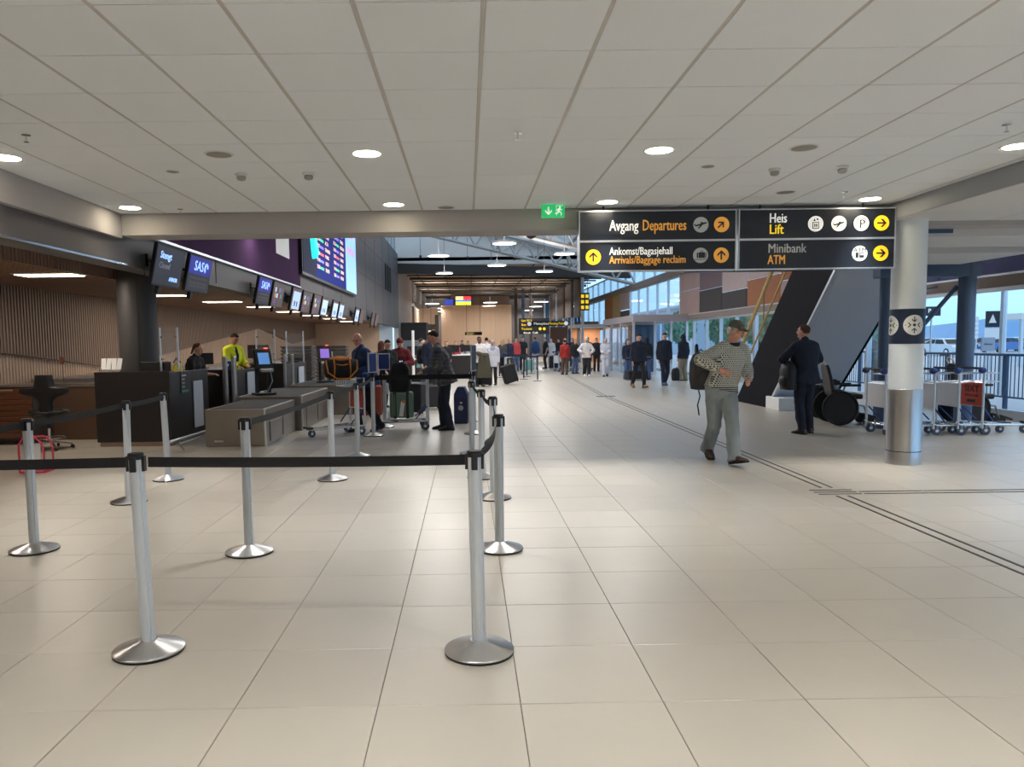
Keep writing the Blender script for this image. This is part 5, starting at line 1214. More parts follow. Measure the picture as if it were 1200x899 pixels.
    # ---- shoes
    for i, s_ in enumerate((-1, 1)):
        f = feet[i]; an = J['an%d' % i]; lift = f[2]; tilt = f[4] if len(f) > 4 else math.atan2(lift, .17)
        to = f[3]; g = shoes_big; mm = Matrix.Translation(an) @ Matrix.Rotation(to*s_, 4, 'Z') @ Matrix.Rotation(tilt, 4, 'X')
        Q = MB(); rg = []
        for yy, hw, ht in ((.08, .028, .07), (.055, .038, .10), (0, .041, .115), (-.05, .044, .095), (-.11, .051, .068), (-.165, .046, .052), (-.2, .026, .036)):
            rg.append([mm @ (V(hw*g*math.cos(u*PI/7)*1.0, yy*g, (-.075+(ht*(.5+.5*math.sin(u*PI/7))) if True else 0))*k) for u in range(14)])
        Q.loft(rg); so = Q.build('shoe', shoe or M_BLACK, t, smooth=60)
        P_ = MB(); rg = []
        for yy, hw in ((.083, .031), (.04, .042), (-.03, .043), (-.11, .053), (-.17, .047), (-.206, .024)):
            rg.append([mm @ (V(a*hw*g, yy*g, zz)*k) for a, zz in ((-1, -.077), (1, -.077), (1, -.06), (-1, -.06))])
        P_.loft(rg).build('sole', M_RUBBER if shoe is not M_WHITE else M_WHITE, so)
    # ---- top
    G = MB(); e = .02*bulk; hz = hem
    low = hip+V(0, 0, hz*k-hip.z) if hz*k < hip.z else hip
    rr = []
    if hz < .93+hipdz: rr.append((hip-spine*((.93+hipdz-hz)*k), (.172+e*1.3)*k*girth**.8, (.125+e*1.5)*k*girth**.8)); 
    rr += bodyr(e, girth)[1:7]; rr[-1] = (hip+spine*.465*k, (.142+e*.8)*k, (.086+e*.8)*k); rr.append((hip+spine*.53*k, (.075+e*.5)*k, (.07+e*.5)*k))
    G.loft(frame_rings(rr, fw(len(rr))))
    for i, s_ in enumerate((-1, 1)):
        sj, el, wr_ = J['sh%d' % i], J['el%d' % i], J['wr%d' % i]
        G.cap2(sh+sx*s_*.09*k, sj, .065*k+e*.6, .058*k+e*.9)
        end = el.lerp(wr_, max(0, sleeve*2-1)) if sleeve > .5 else sj.lerp(el, sleeve*2)
        if sleeve > .5:
            G.cap2(sj, el, .058*k+e*.8, (.046*k+e*.7)*elbow_w)
            d = (end-el); n_ = 12; a = d.normalized().orthogonal().normalized(); b = d.normalized().cross(a); rg = []
            for qq, r in ((-.05, .045), (.3, .046), (.7, .038), (.97, .034)):
                rg.append([el+d*qq+(a*math.cos(2*PI*u/n_)+b*math.sin(2*PI*u/n_))*(r*k+e*.7)*(elbow_w if qq < .5 else 1) for u in range(n_)])
            G.loft(rg)
        else: G.cap2(sj, end, .058*k+e, .056*k+e)
    if hood == 'down': G.ell(sh+V(0, .10, .04)*k, (.12*k, .07*k, .07*k))
    # collar
    if shirt != 'none': G.cap2(sh+spine*.02*k, neck+spine*.03*k, .078*k, .066*k)
    finish(G, 'sweater' if top and 'knit' in top.name else 'jacket' if bulk >= 1.1 else 'shirt', top, t, vg, sm, .028*(1 if lod != 'lo' else .7))
    if shirt and shirt != 'none':    # placket or shirt front
        q = MB(); rg = []
        for a in (.22, .35, .46, .53):
            c = hip+spine*a*k+fx*(.112*girth**.7+.02*bulk+.012 if a < .45 else .095+.01 if a < .5 else .07)*k
            rg.append([c+sx*.035*k*(1 if a < .4 else 1.2), c+sx*.02*k+fx*.01*k, c-sx*.02*k+fx*.01*k, c-sx*.035*k*(1 if a < .4 else 1.2), c-fx*.03*k])
        q.loft(rg).build('shirt_front', shirt, t, smooth=60)
    # ---- hair and headwear
    hm = hair
    if style in ('short', 'long', 'bun', 'ponytail', 'cap', 'fringe'):
        q = MB(); q.ell(H_(0, .020, .027), (.078*k, .084*k, .089*k), Rh, 18, 12)
        if style in ('fringe', 'long', 'short'): q.ell(H_(0, -.028, .078), (.055*k, .052*k, .028*k), Rh)
        if style in ('cap',): q = MB(); q.ell(H_(0, .036, -.01), (.079*k, .075*k, .066*k), Rh); [q.ell(H_(s_*.07, -.01, -.01), (.014*k, .03*k, .035*k), Rh) for s_ in (-1, 1)]
        if style == 'long': q.cap2(H_(0, .05, .02), H_(0, .075, -.17), .078*k, .07*k); [q.cap2(H_(s_*.065, .02, .02), H_(s_*.07, .03, -.15), .03*k, .024*k) for s_ in (-1, 1)]
        if style == 'bun': q.ell(H_(0, .085, .085), (.04*k, .04*k, .036*k), Rh)
        if style == 'ponytail': q.cap2(H_(0, .09, .05), H_(.01, .12, -.13), .034*k, .02*k)
        finish(q, 'hair', hm, t, max(vx, .011), 1, .006)
    elif style == 'bald':
        q = MB(); 
        for s_ in (-1, 1): q.ell(H_(s_*.055, .03, -.005), (.024*k, .055*k, .034*k), Rh)
        q.ell(H_(0, .062, -.01), (.06*k, .034*k, .04*k), Rh); finish(q, 'hair', hm, t, .011, 1)
    if style == 'beanie': q = MB(); q.ell(H_(0, .01, .038), (.085*k, .098*k, .09*k), Rh); finish(q, 'knit_cap', hm, t, .012, 1)
    if style == 'cap':
        q = MB(); q.ell(H_(0, .004, .052), (.084*k, .099*k, .072*k), Rh, 18, 10); finish(q, 'cap', shirt_cap, t, .011, 2)
        q = MB(); rg = []
        for a in range(-5, 6):
            an_ = a/5*1.15; o_ = H_(math.sin(an_)*.076, -.008-math.cos(an_)*.086, .032-.008*abs(a)/5); p_ = H_(math.sin(an_)*.07, -.01-math.cos(an_)*.155, .012-.02*abs(a/5)**2)
            rg.append([o_, p_, p_+Rh @ V(0, 0, .006)*k, o_+Rh @ V(0, 0, .008)*k])
        q.loft(rg).build('cap_peak', shirt_cap, t, smooth=50)
    if style == 'hoodup': q = MB(); q.ell(H_(0, .025, .02), (.1*k, .105*k, .125*k), Rh); q.cap2(H_(0, .05, -.05), sh+V(0, .03, .02)*k, .09*k, .11*k); finish(q, 'hood', top, t, .014, 2)
    if style == 'hijab': q = MB(); q.ell(H_(0, .03, .01), (.096*k, .1*k, .115*k), Rh); q.cap2(H_(0, .03, -.09), sh+V(0, -.02, -.03)*k, .08*k, .13*k); finish(q, 'scarf', hm, t, .014, 2)
    # ---- face
    if face:
        for s_ in (-1, 1):
            if lod == 'hi': MB().ell(H_(s_*.031, -.083, .008), (.013*k, .008*k, .0075*k), Rh, 10, 6).build('eye', EYEW, t, smooth=60)
            MB().ell(H_(s_*.031, -.088 if lod == 'hi' else -.084, .008), (.0065*k if lod == 'hi' else .012*k, .006*k, .0062*k), Rh, 8, 5).build('iris' if lod == 'hi' else 'eye', EYEM, t, smooth=60)
            MB().tube([H_(s_*.014, -.094, .026), H_(s_*.032, -.094, .031), H_(s_*.05, -.084, .025)], .0038*k, 5).build('eyebrow', hm if hm else EYEM, t)
        MB().ell(H_(0, -.091, -.058), (.024*k, .007*k, .006*k), Rh, 10, 5).build('mouth', LIPM, t, smooth=60)
    if lab_glass:
        q = MB()
        for s_ in (-1, 1): q.tube([H_(s_*.034+.023*math.cos(a*PI/6), -.105, .006+.017*math.sin(a*PI/6)) for a in range(12)], .0028*k, 5, closed=True); q.tube([H_(s_*.057, -.104, .01), H_(s_*.08, -.02, .008), H_(s_*.08, .01, .0)], .0025*k, 5)
        q.tube([H_(-.012, -.106, .01), H_(.012, -.106, .01)], .0026*k, 5).build('glasses', EYEM, t)
    t['J'] = 0; del t['J']
    return t, J
shirt_cap = cloth('cap_olive', (98, 100, 88))
def world_pt(t, p): return Matrix.Translation(t.location) @ Euler(t.rotation_euler).to_matrix().to_4x4() @ Vector(p)
C = dict(
 black=cloth('cloth_black', (30, 30, 34)), navy=cloth('cloth_navy', (32, 40, 62)), dnavy=cloth('cloth_deep_navy', (26, 32, 48)), blue=cloth('cloth_blue', (40, 66, 110)), jean=cloth('jeans_blue', (76, 98, 134)), jeang=cloth('jeans_grey', (138, 146, 148), var=.2),
 white=cloth('cloth_white', (216, 210, 208)), cream=cloth('cloth_cream', (206, 190, 172)), grey=cloth('cloth_grey', (150, 150, 160)), lgrey=cloth('cloth_light_grey', (196, 196, 206)), dgrey=cloth('cloth_dark_grey', (62, 62, 66)), red=cloth('cloth_red', (156, 40, 36)), maroon=cloth('cloth_maroon', (104, 30, 38)),
 khaki=cloth('cloth_khaki', (140, 130, 110)), brown=cloth('cloth_brown', (96, 70, 54)), olive=cloth('cloth_olive', (72, 68, 54)), teal=cloth('cloth_pale_teal', (120, 168, 164)), hiviz=cloth('cloth_yellow', (216, 226, 40)), dbrown=cloth('cloth_dark_brown', (52, 42, 36)), rose=cloth('cloth_rose', (190, 70, 70)), bluel=cloth('cloth_steel_blue', (70, 90, 130)))
HB = cloth('hair_dark', (38, 28, 24)); HBR = cloth('hair_brown', (84, 56, 38)); HG = cloth('hair_grey', (190, 186, 178)); HBL = cloth('hair_blond', (176, 140, 92)); HR = cloth('hair_auburn', (92, 52, 34)); HBK = cloth('hair_black', (22, 20, 20))
SHB = mat('shoe_brown', (78, 56, 44), .5, var=.1); SHT = mat('shoe_tan', (150, 104, 70), .6)
M_PACK = cloth('pack_fabric', (38, 40, 46))
def backpack(x, y, z, rz, label, m, s=1.0, straps=True, tilt=0, dangle=False):
    t = thing('backpack', label, 'backpack', (x, y, z), rz)
    q = MB(); rg = []
    for zz, w, d in ((-.24, .09, .05), (-.23, .14, .09), (-.1, .16, .11), (.1, .155, .10), (.2, .12, .08), (.235, .07, .04)):
        rg.append([V(w*s*math.copysign(abs(math.cos(u*PI/8))**.6, math.cos(u*PI/8)), d*s*math.copysign(abs(math.sin(u*PI/8))**.6, math.sin(u*PI/8))+.0+tilt*zz, zz*s) for u in range(16)])
    q.loft(rg).build('bag_body', m, t, smooth=60)
    MB().ell((0, .10*s+tilt*-.1, -.09*s), (.11*s, .05*s, .10*s)).build('front_pocket', m, t, smooth=60); MB().tube([(-.05*s, -.06*s, .22*s), (0, -.06*s, .27*s), (.05*s, -.06*s, .22*s)], .01, 6).build('carry_loop', M_BLACK, t)
    if dangle:
        for k_, (a, b) in enumerate(((-.12, .0), (.06, .03))): MB().tube([(a, 0, -.2), (a-.02, b, -.32), (a+.015, b+.01, -.43), (a-.01, b, -.56)], .009, 6).build('strap', M_BLACK, t)
    return t
def suitcase(x, y, z, rz, label, m, w=.42, d=.24, h=.62, handle=0, ribs=True, name='suitcase', lay=None, wheels=True):
    t = thing(name, label, 'suitcase', (x, y, z), rz)
    if lay: t.rotation_euler = lay+(rz,) if len(lay) == 2 else lay
    MB().box((0, 0, h/2+.04), (w, d, h)).build('shell', m, t, bevel=.035)
    if ribs:
        for k in range(4): MB().box((-w*.3+k*w*.2, -d/2-.004, h/2+.04), (.014, .012, h*.82)).build('rib', m, t)
    MB().tube([(-.06, 0, h+.03), (-.05, 0, h+.065), (.05, 0, h+.065), (.06, 0, h+.03)], .011, 6).build('handle', M_BLACK, t)
    if wheels:
        for a in (-1, 1):
            for b in (-1, 1): MB().lathe([(0, -.012), (.026, -.012), (.026, .012), (0, .012)], 12).build('wheel', M_RUBBER, t, (a*w*.38, b*d*.34, .026), rot=(0, PI/2, 0))
    if handle:
        MB().tube([(-.08, d*.35, h), (-.08, d*.35, h+handle), (.08, d*.35, h+handle), (.08, d*.35, h)], .008, 6).build('pull_handle', M_ALU, t)
    return t
# ---- baggage carts (front towards -X locally, handle at +X)
def cart(x, y, rz, label, panel, txt=None, group=None):
    t = thing('baggage_cart', label, 'baggage cart', (x, y, 0), rz, group)
    q = MB()
    q.tube([(-.48, -.06, .13), (-.3, -.12, .13), (.1, -.24, .15), (.36, -.27, .16), (.42, -.27, .2)], .014, 8).tube([(-.48, .06, .13), (-.3, .12, .13), (.1, .24, .15), (.36, .27, .16), (.42, .27, .2)], .014, 8).tube([(-.48, -.06, .13), (-.52, 0, .13), (-.48, .06, .13)], .014, 8)
    q.tube([(.1, -.24, .15), (.1, .24, .15)], .011, 6).tube([(-.15, -.17, .135), (-.15, .17, .135)], .011, 6).tube([(.36, -.27, .16), (.36, .27, .16)], .012, 6)
    q.build('base_frame', M_CHROME, t, smooth=60)
    for k in range(4): MB().tube([(-.35, -.09+k*.06, .145), (.3, -.18+k*.12, .165)], .006, 5).build('deck_wire', M_CHROME, t)
    MB().box((-.5, 0, .16), (.1, .22, .03)).build('bumper', M_BLACK, t, bevel=.008)
    for s_ in (-1, 1):
        MB().tube([(.40, s_*.27, .10), (.40, s_*.27, .98)], .017, 8).build('upright', M_ALU, t, smooth=60)
        MB().tube([(.18, s_*.2, .2), (.38, s_*.25, .42)], .012, 6).build('strut', M_BLUEPL, t)
    MB().tube([(.40, -.27, .97), (.46, -.26, 1.03), (.46, .26, 1.03), (.40, .27, .97)], .018, 8).build('handle', M_BLACK, t, smooth=60)
    for s_ in (-1, 1): MB().ell((.43, s_*.27, 1.0), (.06, .045, .05)).build('handle_cap', M_BLUEPL, t, smooth=60)
    MB().box((.40, 0, .62), (.012, .50, .36)).build('advert_panel', panel if panel is not M_GREYP else mat('cart_panel_white', (212, 212, 214), .5), t, bevel=.004)
    MB().tube([(.395, -.25, .44), (.395, .25, .44), (.395, .25, .80), (.395, -.25, .80)], .009, 6, closed=True).build('panel_frame', M_ALU, t)
    b = MB()
    for zz in (.82, .95): b.tube([(.38, -.22, zz), (.38, .22, zz), (.12, .20, zz), (.12, -.20, zz)], .008, 5, closed=True)
    for k in range(7): b.tube([(.12, -.2+k*.066, .95), (.12, -.2+k*.066, .82), (.38, -.2+k*.066, .80)], .0035, 4)
    b.build('wire_basket', M_ALU, t)
    for (wx, wy, r) in ((-.44, 0, .06), (.34, -.25, .075), (.34, .25, .075)):
        wh = MB().lathe([(0, -.018), (r*.5, -.02), (r, -.018), (r, .018), (r*.5, .02), (0, .018)], 20).build('wheel', mat('wheel_grey', (72, 80, 96), .6), t, (wx, wy, r), rot=(PI/2, 0, 0), smooth=40)
        MB().lathe([(0, -.024), (r*.35, -.024), (r*.35, .024), (0, .024)], 12).build('hub', M_ALU, wh)
        MB().box((wx, wy, r+.05), (.03, .06, .07)).build('wheel_fork', M_STEELD, t)
    if txt:
        for rz2, xx in ((PI/2, .408),):
            text('SIXT', .15, txt, t, (xx, 0, .70), (PI/2, 0, PI/2), align='CENTER', width=.34); text('RENT A CAR', .05, txt, t, (xx, 0, .60), (PI/2, 0, PI/2), align='CENTER', width=.3); 
            MB().bx(xx, xx+.004, -.09, .09, .49, .54).build('panel_mark', txt, t)
            text('SIXT', .15, txt, t, (.392, 0, .70), (PI/2, 0, -PI/2), align='CENTER', width=.34); text('RENT A CAR', .05, txt, t, (.392, 0, .60), (PI/2, 0, -PI/2), align='CENTER', width=.3); MB().bx(.388, .392, -.09, .09, .49, .54).build('panel_mark', txt, t)
    return t
# ================================================================== who and what stands on the floor
M_K = knit(); M_PL = plaid()
# -- walking man in the patterned sweater
WX, WY = 3.14, 9.30
walker, WJ = person('man in a flecked grey knit sweater and olive cap striding across the hall', WX, WY, 5, 1.80, top=M_K, legs=C['jeang'], shoe=SHB, skin=SKINR, hair=HG, style='cap', lod='hi',
    feet=((-.03, .30, .07, .1), (.03, -.33, .02, .25, -.22)), hipshift=(0, 0), hipdz=-.035, lean=(.11, -.03), head=(38, 10, 6), hem=.885, bulk=1.35, leg_w=1.35, twist=14, girth=1.06,
    hands=((-.13, -.27, 1.13), (.285, -.13, 1.0)), poles=((-1, .45, .25), (.45, 1, 0)), palm=((0, .9, -.3), (-.8, .3, 0)), curl=.55, elbow_w=1.15, shirt='none', shoes_big=1.05)
q = MB(); J_ = WJ
# dark polo collar inside the sweater
cc = (J_['sh0']+J_['sh1'])/2
q.lathe([(.072, .035), (.083, .055), (.088, .085), (.078, .09), (.07, .06)], 20, cc+V(.012, -.01, .0)); q.build('polo_collar', C['dnavy'], walker, smooth=50)
q = MB(); q.loft([[cc+V(.17, -.02, .03), cc+V(.12, -.02, .045), cc+V(.12, -.03, .03), cc+V(.17, -.03, .02)]]) if False else None
t = backpack(WX-.17, WY+.20, 1.13, rad(185), 'dark backpack hanging low behind the walking man with loose straps', C['dgrey'], 1.0, dangle=True)
MB().tube([(.02, -.12, .2), (-.03, -.27, .32), (-.05, -.33, .30), (-.08, -.40, .18), (-.12, -.38, .05)], .02, 8).build('shoulder_strap', C['dnavy'], t)
# -- man seen from behind by the wheelchairs
person('balding man in a dark jacket seen from behind beside the wheelchairs', 5.40, 12.0, 196, 1.74, top=C['dnavy'], legs=C['dnavy'], shoe=SHB, skin=SKINR, hair=HBR, style='short', lod='mid',
    feet=((-.1, .0, 0, .2), (.09, .06, 0, .1)), lean=(0, -.02), head=(18, -8, 0), hem=.80, bulk=1.5, girth=1.15, leg_w=1.15, hands=((-.20, -.26, 1.05), (.14, -.28, 1.14)), poles=((-1, .5, .1), (1, .5, .1)), palm=((0, .3, -1), (0, .3, -1)), face=True)
t = backpack(5.13, 12.0, .93, rad(100), 'black shoulder bag at the left hip of the man seen from behind', M_BLACK, .95)
MB().tube([(-.02, 0, .2), (.02, -.1, .38), (.0, -.2, .50)], .014, 6).build('strap', M_BLACK, t)
# -- man in blue pushing a cart with a duffel bag
person('bald man with glasses in a blue fleece jacket pushing a cart with a duffel bag', -1.74, 13.12, -52, 1.76, top=C['blue'], legs=C['black'], shoe=M_BLACK, skin=SKINR, hair=HG, style='none', lod='mid', lab_glass=True,
    feet=((-.1, -.12, 0, 0), (.1, .16, .05, 0)), hipdz=-.03, lean=(0, -.11), head=(28, 16, 0), hem=.80, bulk=1.5, girth=1.15, hands=((-.17, -.33, 1.05), (.17, -.33, 1.05)), poles=((-.6, 1, -.4), (.6, 1, -.4)), palm=((0, -.3, -1), (0, -.3, -1)), curl=1.0, shirt=C['black'])
cart(-2.22, 12.62, rad(35), 'baggage cart with a red advert panel carrying the black and orange duffel bag', M_RED, M_BLACK)
t = thing('duffel_bag', 'black duffel bag with orange straps lying on the cart basket', 'bag', (-2.12, 12.62, .96), rad(20))
q = MB(); rg = []
for xx, r in ((-.27, .10), (-.25, .15), (-.12, .185), (.12, .185), (.25, .15), (.27, .1)): rg.append([V(xx, r*1.05*math.cos(u*PI/9), .17+r*math.sin(u*PI/9)-.02*math.cos(xx*5)) for u in range(18)])
q.loft(rg).build('bag_body', C['black'], t, smooth=60)
OR = mat('strap_orange', (216, 130, 40), .6)
q = MB().ell((0, 0, .31), (.2, .13, .055)); q.build('top_flap', OR, t, smooth=60)
for xx in (-.13, .13): MB().tube([(xx, .19*math.cos(a), .17+.19*math.sin(a)) for a in [q_*PI/8 for q_ in range(16)]], .013, 6, closed=True).build('strap', OR, t)
MB().tube([(-.26, -.12, .3), (-.24, -.19, .1), (-.1, -.22, -.0), (.1, -.22, .0), (.24, -.19, .14), (.26, -.1, .3)], .014, 6).build('carry_strap', OR, t)
MB().tube([(-.27, -.1, .26), (0, -.2, .22), (.27, -.1, .26)], .01, 6).build('piping', OR, t)
# -- man in the checked jacket with cart
person('man in a dark checked jacket bending over his baggage cart', -.38, 13.2, -88, 1.76, top=M_PL, legs=C['dnavy'], shoe=M_BLACK, skin=SKINR, hair=HB, style='short', lod='mid',
    feet=((-.09, -.05, 0, .1), (.09, .06, 0, .1)), lean=(0, -.13), head=(-6, 20, 0), hem=.80, bulk=1.35, girth=1.15, leg_w=1.15, hands=((-.12, -.42, 1.0), (.16, -.40, 1.02)), poles=((-.3, 1, -.6), (.3, 1, -.6)), palm=((0, -.2, -1), (0, -.2, -1)), curl=.9)
cart(-1.12, 13.42, rad(6), 'baggage cart stacked with a green suitcase and a black backpack', M_GREYP)
t = suitcase(-1.18, 13.38, .17, rad(8), 'grey-green hard suitcase strapped upright on the cart', mat('case_green', (96, 124, 108), .4), .42, .22, .46, ribs=True, wheels=False)
for xx in (-.12, .1): MB().box((xx, 0, .27), (.05, .235, .48)).build('strap', M_BLACK, t)
MB().box((0, -.125, .2), (.07, .01, .26), (0, rad(8), 0)).build('baggage_tag', M_WHITE, t); MB().box((.03, -.13, .33), (.05, .01, .05)).build('orange_tag', OR, t)
t = backpack(-1.2, 13.38, .93, rad(5), 'large black backpack lying on top of the green suitcase', C['black'], 1.15)
t = thing('water_bottle', 'white water bottle sticking out beside the black backpack', 'bottle', (-1.42, 13.25, .64)); MB().lathe([(0, 0), (.035, 0), (.035, .17), (.02, .2), (0, .2)], 14).build('body', M_WHITE, t, smooth=40); MB().lathe([(.018, .2), (.018, .23), (0, .23)], 12).build('cap', M_BLACK, t)
# -- desk staff
person('woman with a ponytail in black typing behind the first desk', -5.12, 13.92, 78, 1.60, top=C['black'], legs=C['black'], skin=SKIN, hair=HR, style='ponytail', lod='mid', lean=(0, -.14), head=(4, 18, 0), hem=.88,
    hands=((-.12, -.44, 1.12), (.16, -.42, 1.1)), poles=((-.5, .8, -1), (.5, .8, -1)), sleeve=.72, palm=((0, 0, -1), (0, 0, -1)), curl=.4)
person('dark-haired man in a yellow high-visibility jacket behind the second desk', -5.18, 16.62, 58, 1.80, top=C['hiviz'], legs=C['black'], skin=SKIN2, hair=HBK, style='short', lod='mid', lean=(0, -.06), head=(4, 30, 0), hem=.80, bulk=1.6,
    hands=((-.1, -.30, 1.05), (.12, -.33, 1.08)), poles=((-.7, .8, -.6), (.7, .8, -.6)), palm=((0, 0, -1), (0, 0, -1)), shirt=C['dnavy'])
# -- queue between the posts
person('person in a maroon jacket and maroon cap looking down at a phone', -1.52, 17.4, -5, 1.66, top=C['maroon'], legs=C['black'], hair=C['maroon'], style='beanie', lean=(0, -.09), head=(0, 35, 0), bulk=1.5, hands=((-.07, -.30, 1.13), (.10, -.30, 1.13)), poles=((-1, .6, -.5), (1, .6, -.5)), palm=((0, 0, 1), (0, 0, 1)), hem=.8)
t = thing('mobile_phone', 'dark phone in the hands of the person in maroon', 'phone', (-1.50, 17.04, 1.10)); MB().box((0, 0, 0), (.075, .14, .01), (rad(30), 0, 0)).build('phone_body', M_BLACK, t); MB().box((0, 0, .006), (.066, .13, .002), (rad(30), 0, 0)).build('screen', M_SPALE, t)
person('person with dark hair in a black jacket, left of the maroon jacket', -1.80, 16.9, 20, 1.62, top=C['black'], legs=C['black'], hair=HB, style='short', lean=(0, -.06), head=(20, 20, 0), bulk=1.4, hands=((-.12, -.3, 1.0), (.15, -.28, 1.0)))
person('woman with auburn hair in a cream coat at the left of the queue', -2.05, 18.0, 160, 1.60, top=C['cream'], legs=C['black'], hair=HR, style='long', bulk=1.6, hem=.62)
person('short-haired person in a pale teal shirt facing right in the queue', -1.38, 22.6, 90, 1.68, top=C['teal'], legs=C['dgrey'], hair=HBK, style='short', sleeve=.3, head=(0, 10, 0))
person('tall man in a navy jacket standing behind the man in the checked jacket', -.98, 20.4, 40, 1.84, top=C['navy'], legs=C['black'], hair=HBR, style='short', bulk=1.4, head=(30, 8, 0), shirt=C['white'], feet=((-.1, -.1, 0, 0), (.12, .2, 0, .1)))
backpack(-1.22, 20.62, 1.22, rad(200), 'black backpack on the back of the tall man in navy', C['black'], 1.05)
suitcase(-2.05, 15.75, 0, rad(10), 'reddish brown suitcase standing behind the navy sign', mat('case_rust', (140, 62, 44), .5), .5, .26, .62)
suitcase(-1.2, 16.3, 0, rad(-15), 'large black suitcase standing before the person in maroon', C['black'], .5, .3, .72, ribs=False)
suitcase(-.85, 17.6, 0, rad(10), 'small grey suitcase between the cart and the maroon jacket', C['dgrey'], .4, .26, .5, ribs=False)
# -- litter bin
t = thing('litter_bin', 'dark blue floor-standing bin with a sloping top beside the post row', 'bin', (-.12, 14.35, 0), rad(-4))
q = MB(); q.v = [V(a, b, c_) for a, b, c_ in ((-.13, -.2, 0), (.13, -.2, 0), (.13, .2, 0), (-.13, .2, 0), (-.13, -.2, .56), (.13, -.2, .56), (.13, .2, .56), (-.13, .2, .56), (-.06, -.17, .7), (.06, -.17, .7), (.06, .17, .7), (-.06, .17, .7))]
q.f = [[3, 2, 1, 0], [0, 1, 5, 4], [1, 2, 6, 5], [2, 3, 7, 6], [3, 0, 4, 7], [4, 5, 9, 8], [5, 6, 10, 9], [6, 7, 11, 10], [7, 4, 8, 11], [8, 9, 10, 11]]; q.build('bin_body', mat('bin_blue', (36, 48, 92), .5), t, bevel=.015)
MB().bx(-.13, .13, -.206, -.2, .06, .5).build('door_panel', mat('bin_blue_dark', (28, 38, 76), .5), t); MB().box((0, -.215, .40), (.05, .02, .03)).build('latch', M_CHROME, t); MB().poly(disc(0, .3, .05), -.212, -.206).build('round_sticker', M_GREYP, t)
# -- coat people by the queue end
person('bearded man in a white shirt carrying an olive coat over his arm', .42, 26.3, 15, 1.74, top=C['white'], legs=C['black'], skin=SKIN3, hair=HBK, style='short', hands=((-.12, -.3, 1.08), (.2, -.25, 1.1)), palm=((0, 0, -1), (0, 0, -1)))
t = thing('olive_coat', 'olive coat hanging from the arm of the bearded man', 'coat', (.58, 25.95, .62)); q = MB(); rg = []
for zz, w, d in ((-.3, .26, .06), (0, .24, .07), (.3, .2, .08), (.52, .17, .09), (.56, .1, .05)): rg.append([V(w*math.cos(u*PI/8)*(1+.08*math.sin(u*2.3)), d*math.sin(u*PI/8)*(1+.3*math.sin(u*3)), zz) for u in range(16)])
q.loft(rg).build('coat_cloth', C['olive'], t, smooth=60)
MB().cap2((-.22, 0, .55), (.05, -.05, .46), .07, .06).build('sleeve', C['olive'], t, smooth=60)
person('woman in a grey headscarf and light jacket beside the olive coat', .93, 27.2, -10, 1.62, top=C['lgrey'], legs=C['black'], skin=SKIN2, hair=C['grey'], style='hijab', bulk=1.4, hem=.7)
person('person with a dark hair bun in white behind the headscarf woman', .80, 31.0, 180, 1.74, top=C['white'], legs=C['dgrey'], hair=HBK, style='bun')
suitcase(1.62, 27.4, .04, rad(20), 'black wheeled suitcase leaning over beside the navy posts', C['black'], .5, .32, .66, ribs=True, lay=(rad(0), rad(-17), rad(15)))
suitcase(.55, 26.6, 0, rad(0), 'black holdall suitcase at the feet of the man with the coat', C['black'], .55, .3, .4, ribs=False)
# -- distance, middle
person('blond woman in dark clothes in the far queue', 1.75, 37.5, 170, 1.66, top=C['dgrey'], legs=C['black'], hair=HBL, style='long', face=True)
person('fair-haired man in dark blue in the far queue, right of the blond woman', 2.15, 38.5, 20, 1.72, top=C['navy'], legs=C['dgrey'], hair=HBL, style='short')
person('person in a rose shirt between the far queue and the man in the black T-shirt', 2.55, 39.5, 0, 1.76, top=C['rose'], legs=C['jean'], hair=HBR, style='short')
person('man in a black T-shirt and cap standing behind the navy posts', 3.02, 41.0, -5, 1.82, top=C['black'], legs=C['black'], hair=HBK, style='short', sleeve=.3)
person('man seen from behind with a blue backpack and shorts', 3.84, 42.6, 180, 1.82, top=C['bluel'], legs=C['lgrey'], hair=HBR, style='short', bulk=1.3)
backpack(3.84, 42.36, 1.27, 0, 'blue backpack on the man in the distance', C['blue'], 1.15)
person('man in a black polo shirt and brown trousers facing left', 4.52, 43.4, -80, 1.80, top=C['black'], legs=C['dbrown'], hair=HBR, style='short', sleeve=.3, girth=1.2)
person('woman in white beside the man in the black polo shirt', 4.95, 44.4, -30, 1.72, top=C['white'], legs=C['grey'], hair=HBR, style='ponytail', hem=.6)
person('person in a red jacket and brown trousers seen from behind', 4.53, 35.0, 190, 1.62, top=C['red'], legs=C['brown'], hair=HBK, style='short', bulk=1.5)
person('person in black with blue jeans right of the red jacket', 5.12, 35.9, 30, 1.64, top=C['black'], legs=C['jean'], hair=HBR, style='long', bulk=1.3)
person('man in a black coat behind the person in black and jeans', 4.98, 38.4, 10, 1.74, top=C['black'], legs=C['dnavy'], hair=HB, style='short', bulk=1.4)
person('woman in a white hoodie and black trousers walking towards the camera', 5.22, 33.0, 0, 1.70, top=C['white'], legs=C['black'], hair=C['white'], style='beanie', shoe=M_WHITE, bulk=1.5, feet=((-.08, .1, .04, 0), (.08, -.18, 0, 0)), hands=((-.2, -.2, 1.08), (.16, -.26, 1.05)), poles=((-1, .6, 0), (1, .6, 0)), leg_w=1.3)
person('person in a black coat between the two women in white', 5.78, 36.2, 170, 1.74, top=C['black'], legs=C['dgrey'], hair=HBK, style='short', bulk=1.5, hem=.6)
person('woman in a pale lilac-grey tracksuit holding a phone', 5.98, 32.6, -8, 1.66, top=C['lgrey'], legs=C['lgrey'], hair=HB, style='ponytail', bulk=1.4, leg_w=1.4, feet=((-.08, -.15, 0, 0), (.08, .15, .06, 0)), hands=((-.1, -.28, 1.1), (.12, -.28, 1.1)))
